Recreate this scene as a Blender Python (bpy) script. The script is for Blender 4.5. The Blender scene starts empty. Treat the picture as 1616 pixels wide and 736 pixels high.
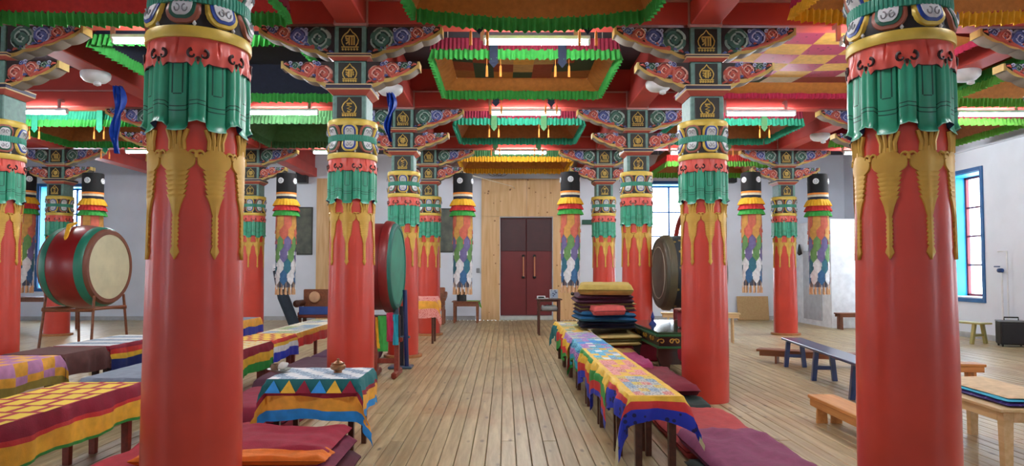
import bpy, bmesh, math, random
from mathutils import Vector, Matrix
from mathutils import noise as mnoise

PI = math.pi
rnd = random.Random(11)
scene = bpy.context.scene
C = scene.collection

# ---------------------------------------------------------------- camera
cam_d = bpy.data.cameras.new('camera')
cam_d.sensor_width = 36.0
cam_d.lens = 1100.0 / 1616.0 * 36.0
cam_d.shift_y = 15.0 / 1616.0
cam_d.clip_end = 200
cam = bpy.data.objects.new('camera', cam_d)
cam.location = (0, 0, 1.5)
cam.rotation_euler = (math.radians(90 + 2.3), 0, -math.atan(11.0 / 1100.0))
C.objects.link(cam)
scene.camera = cam

# ---------------------------------------------------------------- world and exposure
w = bpy.data.worlds.new('daylight')
scene.world = w
w.use_nodes = True
bgn = w.node_tree.nodes['Background']
bgn.inputs[0].default_value = (0.86, 0.93, 1.0, 1)
bgn.inputs[1].default_value = 8.0
scene.view_settings.view_transform = 'Standard'
scene.view_settings.look = 'None'
scene.view_settings.gamma = 1.0
scene.view_settings.use_curve_mapping = False
scene.view_settings.exposure = 0.58
TUBE_STRENGTH = 150.0

# ---------------------------------------------------------------- materials
def lin(c):
    o = []
    for v in c:
        v = v / 255.0
        o.append(v / 12.92 if v <= 0.04045 else ((v + 0.055) / 1.055) ** 2.4)
    return (o[0], o[1], o[2], 1.0)

MATS = {}
def mat(name, rgb, rough=0.55, metal=0.0, var=0.12, scale=6.0, bump=0.0, bscale=40.0, coat=0.0, emit=0.0, rnd_obj=0.0, stretch=None, rgb2=None):
    if name in MATS:
        return MATS[name]
    m = bpy.data.materials.new(name)
    m.use_nodes = True
    nt = m.node_tree
    b = nt.nodes['Principled BSDF']
    b.inputs['Roughness'].default_value = rough
    b.inputs['Metallic'].default_value = metal
    b.inputs['Coat Weight'].default_value = coat
    b.inputs['Coat Roughness'].default_value = 0.15
    c = lin(rgb)
    tc = nt.nodes.new('ShaderNodeTexCoord')
    vec = tc.outputs['Object']
    if stretch:
        mp = nt.nodes.new('ShaderNodeMapping')
        mp.inputs['Scale'].default_value = stretch
        nt.links.new(vec, mp.inputs['Vector'])
        vec = mp.outputs['Vector']
    nz = nt.nodes.new('ShaderNodeTexNoise')
    nz.inputs['Scale'].default_value = scale
    nz.inputs['Detail'].default_value = 5
    nt.links.new(vec, nz.inputs['Vector'])
    mx = nt.nodes.new('ShaderNodeMix')
    mx.data_type = 'RGBA'
    c2 = lin(rgb2) if rgb2 else tuple(min(1, v * (1 + var)) for v in c[:3]) + (1,)
    c1 = c if rgb2 else tuple(v * (1 - var) for v in c[:3]) + (1,)
    mx.inputs[6].default_value = c1
    mx.inputs[7].default_value = c2
    rp = nt.nodes.new('ShaderNodeMapRange')
    rp.inputs[1].default_value = 0.3
    rp.inputs[2].default_value = 0.7
    nt.links.new(nz.outputs['Fac'], rp.inputs[0])
    nt.links.new(rp.outputs[0], mx.inputs[0])
    out = mx.outputs[2]
    if rnd_obj:
        oi = nt.nodes.new('ShaderNodeObjectInfo')
        hs = nt.nodes.new('ShaderNodeHueSaturation')
        mr = nt.nodes.new('ShaderNodeMapRange')
        mr.inputs[3].default_value = 1 - rnd_obj
        mr.inputs[4].default_value = 1 + rnd_obj
        nt.links.new(oi.outputs['Random'], mr.inputs[0])
        nt.links.new(mr.outputs[0], hs.inputs['Value'])
        nt.links.new(out, hs.inputs['Color'])
        out = hs.outputs[0]
    nt.links.new(out, b.inputs['Base Color'])
    if bump:
        bn = nt.nodes.new('ShaderNodeTexNoise')
        bn.inputs['Scale'].default_value = bscale
        nt.links.new(vec, bn.inputs['Vector'])
        bp = nt.nodes.new('ShaderNodeBump')
        bp.inputs['Strength'].default_value = bump
        bp.inputs['Distance'].default_value = 0.02
        nt.links.new(bn.outputs['Fac'], bp.inputs['Height'])
        nt.links.new(bp.outputs[0], b.inputs['Normal'])
    if emit:
        b.inputs['Emission Color'].default_value = c
        b.inputs['Emission Strength'].default_value = emit
    MATS[name] = m
    return m

def fabric(name, rgb, var=0.14, rough=0.8, scale=14):
    return mat('fabric_' + name, rgb, rough=rough, var=var, scale=scale, bump=0.15, bscale=120)

def brocade(name, rgb, rgb2, scale=38.0, thr=0.32):
    """woven cloth with a small all-over motif"""
    key = 'brocade_' + name
    if key in MATS:
        return MATS[key]
    m = bpy.data.materials.new(key)
    m.use_nodes = True
    nt = m.node_tree
    b = nt.nodes['Principled BSDF']
    b.inputs['Roughness'].default_value = 0.6
    tc = nt.nodes.new('ShaderNodeTexCoord')
    v = nt.nodes.new('ShaderNodeTexVoronoi')
    v.inputs['Scale'].default_value = scale
    nt.links.new(tc.outputs['Object'], v.inputs['Vector'])
    cr = nt.nodes.new('ShaderNodeValToRGB')
    cr.color_ramp.interpolation = 'CONSTANT'
    cr.color_ramp.elements[0].color = lin(rgb2)
    cr.color_ramp.elements[1].position = thr
    cr.color_ramp.elements[1].color = lin(rgb)
    nt.links.new(v.outputs['Distance'], cr.inputs[0])
    nt.links.new(cr.outputs[0], b.inputs['Base Color'])
    MATS[key] = m
    return m

def brickcloth(name, rgb, rgb2, bw=0.16, rh=0.055, mortar=0.012):
    key = 'brickcloth_' + name
    if key in MATS:
        return MATS[key]
    m = bpy.data.materials.new(key)
    m.use_nodes = True
    nt = m.node_tree
    b = nt.nodes['Principled BSDF']
    b.inputs['Roughness'].default_value = 0.75
    tc = nt.nodes.new('ShaderNodeTexCoord')
    v = nt.nodes.new('ShaderNodeTexBrick')
    v.inputs['Scale'].default_value = 1.0
    v.inputs['Brick Width'].default_value = bw
    v.inputs['Row Height'].default_value = rh
    v.inputs['Mortar Size'].default_value = mortar
    v.inputs['Mortar Smooth'].default_value = 0.1
    v.inputs['Color1'].default_value = lin(rgb)
    v.inputs['Color2'].default_value = lin(tuple(x * 0.93 for x in rgb))
    v.inputs['Mortar'].default_value = lin(rgb2)
    nt.links.new(tc.outputs['Object'], v.inputs['Vector'])
    nt.links.new(v.outputs['Color'], b.inputs['Base Color'])
    MATS[key] = m
    return m

def wood(name, rgb, rgb2, rough=0.5, scale=3.0, rnd_obj=0.1, coat=0.0, axis='y'):
    st = {'y': (9, 0.7, 9), 'x': (0.7, 9, 9), 'z': (9, 9, 0.7)}[axis]
    return mat('wood_' + name, rgb, rough=rough, scale=scale, stretch=st, rgb2=rgb2, rnd_obj=rnd_obj, coat=coat, bump=0.08, bscale=12)

def glass_mat():
    if 'glass' in MATS:
        return MATS['glass']
    m = bpy.data.materials.new('window_glass')
    m.use_nodes = True
    nt = m.node_tree
    nt.nodes.clear()
    o = nt.nodes.new('ShaderNodeOutputMaterial')
    tr = nt.nodes.new('ShaderNodeBsdfTransparent')
    gl = nt.nodes.new('ShaderNodeBsdfGlossy')
    gl.inputs['Roughness'].default_value = 0.03
    mx = nt.nodes.new('ShaderNodeMixShader')
    mx.inputs[0].default_value = 0.06
    nt.links.new(tr.outputs[0], mx.inputs[1])
    nt.links.new(gl.outputs[0], mx.inputs[2])
    nt.links.new(mx.outputs[0], o.inputs[0])
    MATS['glass'] = m
    return m

# paints
RED = mat('column_red', (206, 66, 48), rough=0.36, var=0.10, scale=2.5, bump=0.22, bscale=5, coat=0.15)
BEAM = mat('beam_red', (204, 76, 68), rough=0.45, var=0.12, scale=2.0)
PINK = mat('pale_pink_trim', (205, 150, 145), rough=0.6)
GOLD = mat('gold_paint', (206, 162, 68), rough=0.38, metal=0.25, var=0.10, scale=9)
GOLD_D = mat('gold_line', (212, 180, 92), rough=0.4, metal=0.2)
GREEN = mat('drape_green', (48, 160, 124), rough=0.33, var=0.16, scale=7, coat=0.2)
GREEN_D = mat('drape_dark_line', (14, 74, 58), rough=0.5)
GREEN_L = mat('drape_pale_edge', (120, 186, 160), rough=0.4)
BLUE_U = mat('drape_blue_underside', (38, 84, 130), rough=0.4)
RUFF = mat('ruffle_red', (220, 88, 74), rough=0.38, var=0.14, scale=8, coat=0.15)
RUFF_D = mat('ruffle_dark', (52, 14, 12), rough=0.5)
BLACK = mat('painted_black', (22, 20, 20), rough=0.5)
WHITE = mat('painted_white', (214, 216, 218), rough=0.45, var=0.08)
GREY = mat('painted_grey', (128, 130, 134), rough=0.5)
YELB = mat('yellow_band', (214, 184, 76), rough=0.4, metal=0.1, var=0.12, scale=10)
PBLUE = mat('petal_blue', (32, 66, 150), rough=0.4)
PSAL = mat('petal_brown_pink', (158, 92, 74), rough=0.45)
PGRN = mat('petal_dark_green', (30, 92, 72), rough=0.45)
TEAL = mat('ribbed_teal', (48, 142, 118), rough=0.42)
BLOCKG = mat('block_grey_green', (108, 146, 138), rough=0.5, var=0.2, scale=18)
PANEL = mat('panel_dark', (30, 28, 22), rough=0.5)
NAVY = mat('shelf_navy', (34, 32, 62), rough=0.45)
SHELFR = mat('shelf_red', (178, 86, 74), rough=0.45)
SHELFY = mat('shelf_cream', (214, 186, 140), rough=0.5)
ARMD = mat('arm_dark', (48, 34, 34), rough=0.55)
ARMU = mat('arm_underside', (150, 142, 132), rough=0.6)
ARME = mat('arm_gold_edge', (206, 176, 104), rough=0.45, metal=0.1)
SC = {
    'green': (mat('scroll_green_light', (168, 188, 178)), mat('scroll_green', (70, 112, 98)), mat('scroll_green_dark', (30, 62, 54))),
    'blue': (mat('scroll_blue_light', (184, 188, 220)), mat('scroll_blue', (92, 104, 168)), mat('scroll_blue_dark', (44, 50, 108))),
    'red': (mat('scroll_red_light', (234, 182, 166)), mat('scroll_red', (200, 96, 82)), mat('scroll_red_dark', (134, 46, 42))),
}

# ---------------------------------------------------------------- mesh builder
class MB:
    def __init__(self):
        self.v, self.f, self.m = [], [], []
    def add(self, vs, fs, mi=0):
        n = len(self.v)
        self.v += [tuple(p) for p in vs]
        for k, f in enumerate(fs):
            self.f.append(tuple(i + n for i in f))
            self.m.append(mi[k] if isinstance(mi, (list, tuple)) else mi)
        return self
    def box(self, c, s, mi=0, rz=0.0, rx=0.0, ry=0.0, top=None):
        """box of centre c and size s; top = (sx, sy) factor of the upper face"""
        hx, hy, hz = s[0] / 2, s[1] / 2, s[2] / 2
        tx, ty = top if top else (1, 1)
        p = [(-hx, -hy, -hz), (hx, -hy, -hz), (hx, hy, -hz), (-hx, hy, -hz),
             (-hx * tx, -hy * ty, hz), (hx * tx, -hy * ty, hz), (hx * tx, hy * ty, hz), (-hx * tx, hy * ty, hz)]
        if rz or rx or ry:
            M = Matrix.Rotation(rz, 3, 'Z') @ Matrix.Rotation(ry, 3, 'Y') @ Matrix.Rotation(rx, 3, 'X')
            p = [M @ Vector(q) for q in p]
        p = [(q[0] + c[0], q[1] + c[1], q[2] + c[2]) for q in p]
        return self.add(p, [(0, 3, 2, 1), (4, 5, 6, 7), (0, 1, 5, 4), (1, 2, 6, 5), (2, 3, 7, 6), (3, 0, 4, 7)], mi)
    def bbox(self, c, s, b=0.006, mi=0, rz=0.0, rx=0.0, ry=0.0):
        """box with chamfered edges"""
        h = [x / 2 for x in s]
        b = min(b, min(h) * 0.6)
        p, idx = [], {}
        for sx in (-1, 1):
            for sy in (-1, 1):
                for sz in (-1, 1):
                    for a in range(3):
                        q = [sx * (h[0] - b), sy * (h[1] - b), sz * (h[2] - b)]
                        q[a] = (sx, sy, sz)[a] * h[a]
                        idx[(sx, sy, sz, a)] = len(p)
                        p.append(q)
        fs = []
        for a in range(3):
            o1, o2 = (a + 1) % 3, (a + 2) % 3
            for s_ in (-1, 1):
                f = []
                for u, v in ((-1, -1), (1, -1), (1, 1), (-1, 1)):
                    k = [0, 0, 0]; k[a] = s_; k[o1] = u; k[o2] = v
                    f.append(idx[(k[0], k[1], k[2], a)])
                fs.append(f if s_ > 0 else f[::-1])
        for a in range(3):
            o1, o2 = (a + 1) % 3, (a + 2) % 3
            for u in (-1, 1):
                for v in (-1, 1):
                    k0 = [0, 0, 0]; k0[a] = -1; k0[o1] = u; k0[o2] = v
                    k1 = list(k0); k1[a] = 1
                    f = [idx[(*k0, o1)], idx[(*k1, o1)], idx[(*k1, o2)], idx[(*k0, o2)]]
                    fs.append(f)
        for sx in (-1, 1):
            for sy in (-1, 1):
                for sz in (-1, 1):
                    fs.append([idx[(sx, sy, sz, a)] for a in range(3)])
        if rz or rx or ry:
            M = Matrix.Rotation(rz, 3, 'Z') @ Matrix.Rotation(ry, 3, 'Y') @ Matrix.Rotation(rx, 3, 'X')
            p = [M @ Vector(q) for q in p]
        p = [(q[0] + c[0], q[1] + c[1], q[2] + c[2]) for q in p]
        return self.add(p, fs, mi)
    def lathe(self, prof, n=32, c=(0, 0, 0), mi=0, cap=True, M=None, mfn=None):
        """prof = [(r, z)...]"""
        vs, fs, ms = [], [], []
        for r, z in prof:
            for k in range(n):
                a = 2 * PI * k / n
                vs.append(Vector((r * math.cos(a), r * math.sin(a), z)))
        for j in range(len(prof) - 1):
            for k in range(n):
                k2 = (k + 1) % n
                fs.append((j * n + k, j * n + k2, (j + 1) * n + k2, (j + 1) * n + k))
                ms.append(mfn(j) if mfn else mi)
        if cap:
            if prof[0][0] > 1e-4:
                fs.append(tuple(range(n))[::-1]); ms.append(mfn(0) if mfn else mi)
            if prof[-1][0] > 1e-4:
                fs.append(tuple((len(prof) - 1) * n + k for k in range(n))); ms.append(mfn(len(prof) - 2) if mfn else mi)
        if M is not None:
            vs = [M @ v for v in vs]
        vs = [(v[0] + c[0], v[1] + c[1], v[2] + c[2]) for v in vs]
        return self.add(vs, fs, ms)
    def tube(self, pts, r, n=8, mi=0):
        pts = [Vector(p) for p in pts]
        rs = r if isinstance(r, (list, tuple)) else [r] * len(pts)
        vs, fs = [], []
        up = None
        for i, p in enumerate(pts):
            d = (pts[min(i + 1, len(pts) - 1)] - pts[max(i - 1, 0)]).normalized()
            if up is None:
                up = Vector((0, 0, 1)) if abs(d.z) < 0.9 else Vector((1, 0, 0))
            s = d.cross(up)
            if s.length < 1e-5:
                s = d.orthogonal()
            s.normalize()
            up = s.cross(d).normalized()
            for k in range(n):
                a = 2 * PI * k / n
                vs.append(p + (s * math.cos(a) + up * math.sin(a)) * rs[i])
        for i in range(len(pts) - 1):
            for k in range(n):
                k2 = (k + 1) % n
                fs.append((i * n + k, i * n + k2, (i + 1) * n + k2, (i + 1) * n + k))
        fs.append(tuple(range(n))[::-1])
        fs.append(tuple((len(pts) - 1) * n + k for k in range(n)))
        return self.add(vs, fs, mi)
    def prism(self, outl, y0, y1, mi=0, mside=None):
        """outline in (x, z), extruded from y0 (front) to y1"""
        n = len(outl)
        vs = [(x, y0, z) for x, z in outl] + [(x, y1, z) for x, z in outl]
        fs = [tuple(range(n)), tuple(range(n, 2 * n))[::-1]]
        ms = [mi, mi]
        for k in range(n):
            k2 = (k + 1) % n
            fs.append((k2, k, n + k, n + k2)); ms.append(mi if mside is None else mside)
        return self.add(vs, fs, ms)
    def rows(self, rows, mi=0, closed=False, mfn=None):
        """rows: list of equally long lists of points joined with quads"""
        n = len(rows[0])
        vs = [p for r in rows for p in r]
        fs, ms = [], []
        for j in range(len(rows) - 1):
            for k in range(n if closed else n - 1):
                k2 = (k + 1) % n
                fs.append((j * n + k, j * n + k2, (j + 1) * n + k2, (j + 1) * n + k))
                ms.append(mfn(j, k) if mfn else mi)
        return self.add(vs, fs, ms)
    def build(self, name, mats, parent=None, smooth=True, angle=40, loc=None, fix=True):
        me = bpy.data.meshes.new(name)
        me.from_pydata(self.v, [], self.f)
        ml = mats if isinstance(mats, (list, tuple)) else [mats]
        for m in ml:
            me.materials.append(m)
        if len(ml) > 1:
            me.polygons.foreach_set('material_index', self.m)
        if fix:
            bm = bmesh.new(); bm.from_mesh(me)
            bmesh.ops.recalc_face_normals(bm, faces=bm.faces)
            bm.to_mesh(me); bm.free()
        if smooth:
            me.polygons.foreach_set('use_smooth', [True] * len(me.polygons))
            me.set_sharp_from_angle(angle=math.radians(angle))
        me.update()
        o = bpy.data.objects.new(name, me)
        if parent is not None:
            o.parent = parent
        if loc:
            o.location = loc
        C.objects.link(o)
        return o

def tag(o, label=None, cat=None, group=None, kind=None):
    if label: o['label'] = label
    if cat: o['category'] = cat
    if group: o['group'] = group
    if kind: o['kind'] = kind
    return o

def empty(name, loc=(0, 0, 0), rz=0.0):
    o = bpy.data.objects.new(name, None)
    o.empty_display_size = 0.1
    o.location = loc
    o.rotation_euler = (0, 0, rz)
    C.objects.link(o)
    return o

def thing(name, label, cat, loc=(0, 0, 0), rz=0.0, group=None):
    return tag(empty(name, loc, rz), label, cat, group)

def copy_tree(o, parent=None):
    kids = list(o.children)
    c = o.copy()
    C.objects.link(c)
    if parent is not None:
        c.parent = parent
    for k in kids:
        copy_tree(k, c)
    return c

# ---------------------------------------------------------------- grid of the hall
ROWS = [4.03, 8.11, 12.25, 16.34]
Y_BEAM0 = -0.05
XL, XR, XOL, XOR, XFL = -1.78, 2.32, -5.9, 6.58, -10.4
X_WALL_R, X_WALL_L, Y_BACK, Y_REAR = 10.4, -15.2, 21.2, -2.0
Z_CEIL = 5.05
BAYS = {'D': -8.15, 'A': -3.84, 'C': 0.27, 'B': 4.45, 'E': 8.5}

# ================================================================ STRUCTURE
PLASTER = mat('plaster_white', (220, 226, 236), rough=0.8, var=0.05, scale=1.5, bump=0.06, bscale=18)
CEILM = mat('ceiling_dark_boards', (58, 48, 56), rough=0.8, var=0.2, scale=3)
def plank_mat():
    m = wood('floor_plank', (146, 124, 84), (194, 176, 134), rough=0.40, rnd_obj=0.09, scale=2.2)
    nt = m.node_tree
    b = nt.nodes['Principled BSDF']
    src = b.inputs['Base Color'].links[0].from_socket
    geo = nt.nodes.new('ShaderNodeNewGeometry')
    n1 = nt.nodes.new('ShaderNodeTexNoise'); n1.inputs['Scale'].default_value = 0.9; n1.inputs['Detail'].default_value = 6
    nt.links.new(geo.outputs['Position'], n1.inputs['Vector'])
    r1 = nt.nodes.new('ShaderNodeMapRange'); r1.inputs[1].default_value = 0.52; r1.inputs[2].default_value = 0.70; r1.inputs[4].default_value = 0.6
    nt.links.new(n1.outputs['Fac'], r1.inputs[0])
    m1 = nt.nodes.new('ShaderNodeMix'); m1.data_type = 'RGBA'
    m1.inputs[7].default_value = lin((158, 112, 62))
    nt.links.new(r1.outputs[0], m1.inputs[0]); nt.links.new(src, m1.inputs[6])
    mp = nt.nodes.new('ShaderNodeMapping'); mp.inputs['Scale'].default_value = (9, 3.2, 1)
    nt.links.new(geo.outputs['Position'], mp.inputs['Vector'])
    v = nt.nodes.new('ShaderNodeTexVoronoi'); v.inputs['Scale'].default_value = 0.75
    nt.links.new(mp.outputs[0], v.inputs['Vector'])
    r2 = nt.nodes.new('ShaderNodeMapRange'); r2.inputs[1].default_value = 0.06; r2.inputs[2].default_value = 0.16; r2.inputs[3].default_value = 0.75; r2.inputs[4].default_value = 0.0
    nt.links.new(v.outputs['Distance'], r2.inputs[0])
    m2 = nt.nodes.new('ShaderNodeMix'); m2.data_type = 'RGBA'
    m2.inputs[7].default_value = lin((84, 66, 50))
    nt.links.new(r2.outputs[0], m2.inputs[0]); nt.links.new(m1.outputs[2], m2.inputs[6])
    nt.links.new(m2.outputs[2], b.inputs['Base Color'])
    return m
PLANK = plank_mat()
SUBF = mat('subfloor_dark', (96, 76, 54), rough=0.8)

# floor: slab plus planks
fl = MB().box(((X_WALL_L + X_WALL_R) / 2, (Y_REAR + Y_BACK) / 2, -0.09), (X_WALL_R - X_WALL_L + 0.6, Y_BACK - Y_REAR + 0.4, 0.10)).build('floor', SUBF, smooth=False)
tag(fl, 'worn pale wooden plank floor running down the hall', kind='structure')
PW = 0.122
extra = []
plank_mesh = {}
def plank(x, y0, L, bucket=None):
    key = round(L, 1)
    if key not in plank_mesh:
        o = MB().bbox((0, 0, 0), (PW - 0.005, key - 0.006, 0.04), 0.004).build('plank', PLANK, smooth=False)
        plank_mesh[key] = o.data
        bpy.data.objects.remove(o)
    o = bpy.data.objects.new('plank', plank_mesh[key])
    o.parent = fl
    o.location = (x, y0 + key / 2, -0.02 + rnd.uniform(-0.0015, 0.0005))
    C.objects.link(o)
nplank = 0
x = -2.9
while x < X_WALL_R:
    y = 1.8 + rnd.uniform(0, 2.6)
    segs = [(0.0, y)]
    # boards from near the camera to the back wall with staggered ends
    ys = [0.6]
    yy = 0.6 + rnd.choice([4.4, 5.6, 6.8, 8.0])
    while yy < Y_BACK - 2.5:
        ys.append(yy)
        yy += rnd.choice([6.4, 7.6, 8.8])
    ys.append(Y_BACK)
    for a, b in zip(ys[:-1], ys[1:]):
        L = round(b - a, 1)
        if x > 3.0 and b < x * 1.15:
            continue
        if nplank < 298:
            plank(x, a, L); nplank += 1
        else:
            extra.append((x, a, L))
    x += PW
mb = MB()
for x, a, L in extra:
    mb.bbox((x, a + L / 2, -0.02), (PW - 0.005, L - 0.006, 0.04), 0.004)
x = -2.9 - PW
while x > X_WALL_L:
    a = Y_REAR
    while a < Y_BACK:
        b = min(a + rnd.choice([5.0, 6.2, 7.4]), Y_BACK)
        mb.bbox((x, (a + b) / 2, -0.02), (PW - 0.005, b - a - 0.006, 0.04), 0.004)
        a = b
    x -= PW
x = -2.9
while x < X_WALL_R:
    mb.bbox((x, (Y_REAR + 0.6) / 2, -0.02), (PW - 0.005, 0.6 - Y_REAR - 0.006, 0.04), 0.004)
    x += PW
o = mb.build('planks', PLANK, fl, smooth=False); o['kind'] = 'stuff'

# walls
def wall_boxes(mb, axis, pos, thick, a0, a1, z1, openings):
    """wall across `axis` ('x' -> plane x=pos), running a0..a1, openings (b0,b1,z0,z1)"""
    def bx(u0, u1, z0, z1_):
        if u1 - u0 < 1e-4 or z1_ - z0 < 1e-4: return
        if axis == 'x':
            mb.box((pos + thick / 2, (u0 + u1) / 2, (z0 + z1_) / 2), (abs(thick), u1 - u0, z1_ - z0))
        else:
            mb.box(((u0 + u1) / 2, pos + thick / 2, (z0 + z1_) / 2), (u1 - u0, abs(thick), z1_ - z0))
    cur = a0
    for b0, b1, z0, zt in sorted(openings):
        bx(cur, b0, 0, z1)
        bx(b0, b1, 0, z0)
        bx(b0, b1, zt, z1)
        cur = b1
    bx(cur, a1, 0, z1)

WIN_BLUE = mat('window_frame_blue', (28, 92, 150), rough=0.45)
JAMB = mat('window_jamb_blue', (40, 168, 222), rough=0.5)
SASH = mat('window_sash_red', (120, 32, 44), rough=0.5)
SILLW = mat('window_sill_white', (228, 230, 232), rough=0.5)
WALL_T = 0.6
win_r = [(15.08, 16.35, 0.88, 3.7), (16.75, 17.9, 0.88, 3.7), (9.6, 11.0, 0.88, 3.7), (4.6, 6.0, 0.88, 3.7)]  # second window is unseen, added to brighten the partition and floor
win_l = [(15.0, 16.4, 0.88, 3.7), (9.6, 11.0, 0.88, 3.7), (4.6, 6.0, 0.88, 3.7)]
win_b = [(-14.1, -12.45, 0.95, 4.05), (4.35, 5.9, 0.95, 4.15)]
DOOR = (-0.14, 1.44, 0.0, 3.12)
mb = MB(); wall_boxes(mb, 'x', X_WALL_R, WALL_T, Y_REAR, Y_BACK + WALL_T, Z_CEIL, win_r)
tag(mb.build('wall_right', PLASTER, smooth=False), kind='structure')
mb = MB(); wall_boxes(mb, 'x', X_WALL_L, -WALL_T, Y_REAR, Y_BACK + WALL_T, Z_CEIL, win_l)
tag(mb.build('wall_left', PLASTER, smooth=False), kind='structure')
mb = MB(); wall_boxes(mb, 'y', Y_BACK, WALL_T, X_WALL_L, X_WALL_R, Z_CEIL, win_b + [DOOR])
tag(mb.build('wall_back', PLASTER, smooth=False), kind='structure')
win_rear = [(-12.5, -10.9, 0.88, 3.7), (-8.2, -6.6, 0.88, 3.7), (6.8, 8.4, 0.88, 3.7)]  # unseen rear windows, added to give light from behind the camera
mb = MB(); wall_boxes(mb, 'y', Y_REAR, -WALL_T, X_WALL_L, X_WALL_R, Z_CEIL, win_rear)
tag(mb.build('wall_rear', PLASTER, smooth=False), kind='structure')
tag(MB().box((X_WALL_R - 0.03, (8 + 18.1) / 2, 4.21), (0.06, 10.1, 0.05)).build('trim_1', PLASTER, smooth=False), kind='structure')
mb = MB()
mb.box((X_WALL_R - 0.012, (8 + 18.1) / 2, 0.06), (0.024, 10.1, 0.12))
tag(mb.build('baseboard_right', mat('baseboard_grey', (176, 178, 180)), smooth=False), kind='structure')
mb = MB()
mb.box(((X_WALL_L - 0.9) / 2, Y_BACK - 0.012, 0.06), (-0.9 - X_WALL_L, 0.024, 0.12))
mb.box((5.3, Y_BACK - 0.012, 0.06), (6.0, 0.024, 0.12))
tag(mb.build('baseboard_back', mat('baseboard_grey', (176, 178, 180)), smooth=False), kind='structure')

wn = 0
def window(axis, pos, b0, b1, z0, z1, sgn, npan=3, sash=SASH):
    """lined window with outer casing, deep reveal, sash bars and panes; sgn = outward direction"""
    global wn
    wn += 1
    root = tag(empty('window_%d' % wn), kind='structure')
    def P(u, d, z):          # u along the wall, d outward depth
        return (pos + sgn * d, u, z) if axis == 'x' else (u, pos + sgn * d, z)
    def bx(mb, u0, u1, d0, d1, za, zb):
        c = P((u0 + u1) / 2, (d0 + d1) / 2, (za + zb) / 2)
        s = (d1 - d0, u1 - u0, zb - za) if axis == 'x' else (u1 - u0, d1 - d0, zb - za)
        mb.bbox(c, s, 0.004)
    mb = MB(); cw = 0.085
    bx(mb, b0 - cw, b0, -0.03, 0.02, z0 - cw, z1 + cw); bx(mb, b1, b1 + cw, -0.03, 0.02, z0 - cw, z1 + cw)
    bx(mb, b0, b1, -0.03, 0.02, z1, z1 + cw); bx(mb, b0, b1, -0.03, 0.02, z0 - cw, z0)
    mb.build('window_frame', WIN_BLUE, root, smooth=False)
    mb = MB()
    bx(mb, b0 - 0.002, b0 + 0.015, 0.02, WALL_T, z0, z1); bx(mb, b1 - 0.015, b1 + 0.002, 0.02, WALL_T, z0, z1)
    bx(mb, b0, b1, 0.02, WALL_T, z1 - 0.015, z1)
    mb.build('window_jamb', JAMB, root, smooth=False)
    mb = MB(); bx(mb, b0, b1, 0.0, WALL_T - 0.02, z0, z0 + 0.03); mb.build('window_sill', SILLW, root, smooth=False)
    d = WALL_T - 0.12
    mb = MB(); t = 0.05
    z0s, z1s, u0, u1 = z0 + 0.03, z1 - 0.015, b0 + 0.015, b1 - 0.015
    bx(mb, u0, u0 + t, d, d + 0.07, z0s, z1s); bx(mb, u1 - t, u1, d, d + 0.07, z0s, z1s)
    bx(mb, u0, u1, d, d + 0.07, z0s, z0s + t); bx(mb, u0, u1, d, d + 0.07, z1s - t, z1s)
    um = (u0 + u1) / 2
    bx(mb, um - t / 2, um + t / 2, d, d + 0.07, z0s, z1s)
    zz = [z0s + t + (z1s - z0s - 2 * t) * k / (npan + 1) for k in range(npan + 2)]
    for z in zz[1:-1]:
        bx(mb, u0, u1, d + 0.01, d + 0.06, z - 0.02, z + 0.02)
    mb.build('window_sash', sash, root, smooth=False)
    for (ua, ub) in ((u0 + t, um - t / 2), (um + t / 2, u1 - t)):
        for za, zb in zip(zz[:-1], zz[1:]):
            mb = MB(); bx(mb, ua - 0.005, ub + 0.005, d + 0.033, d + 0.037, za - 0.005, zb + 0.005)
            mb.build('pane', glass_mat(), root, smooth=False)
for b in win_r: window('x', X_WALL_R, *b, 1)
for b in win_l: window('x', X_WALL_L, *b, -1)
for b in win_rear: window('y', Y_REAR, *b, -1, sash=WIN_BLUE)
for b in win_b: window('y', Y_BACK, *b, 1, sash=WIN_BLUE)

# ceiling, beams
ce = MB().box(((X_WALL_L + X_WALL_R) / 2, (Y_REAR + Y_BACK) / 2, Z_CEIL + 0.05), (X_WALL_R - X_WALL_L + 1.2, Y_BACK - Y_REAR + 1.2, 0.1)).build('ceiling', CEILM, smooth=False)
tag(ce, 'dark boarded ceiling behind red beams and hanging fabric canopies', kind='structure')
for y in [Y_BEAM0] + ROWS:
    mb = MB(); mb.bbox(((X_WALL_L + X_WALL_R) / 2, y, 4.49), (X_WALL_R - X_WALL_L, 0.27, 0.27), 0.012)
    mb.box(((X_WALL_L + X_WALL_R) / 2, y, 4.84), (X_WALL_R - X_WALL_L, 0.18, 0.42))
    b = mb.build('cross_beam', BEAM, ce, smooth=False)
    mb = MB()
    mb.box(((X_WALL_L + X_WALL_R) / 2, y, 4.635), (X_WALL_R - X_WALL_L, 0.30, 0.022))
    mb.build('beam_trim', PINK, b, smooth=False)
for xx in (XFL, XOL, XL, XR, XOR):
    mb = MB(); mb.bbox((xx, (Y_REAR + Y_BACK) / 2, 4.485), (0.34, Y_BACK - Y_REAR, 0.27), 0.012)
    mb.box((xx, (Y_REAR + Y_BACK) / 2, 4.84), (0.22, Y_BACK - Y_REAR, 0.42))
    b = mb.build('long_beam', BEAM, ce, smooth=False)
    mb = MB()
    for y in ROWS:
        for s in (-1, 1):
            mb.box((xx + s * 0.185, y - 0.15, 4.50), (0.02, 0.03, 0.30))
        mb.box((xx, y - 0.15, 4.348), (0.40, 0.03, 0.02))
    mb.build('joint_trim', PINK, b, smooth=False)

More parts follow.
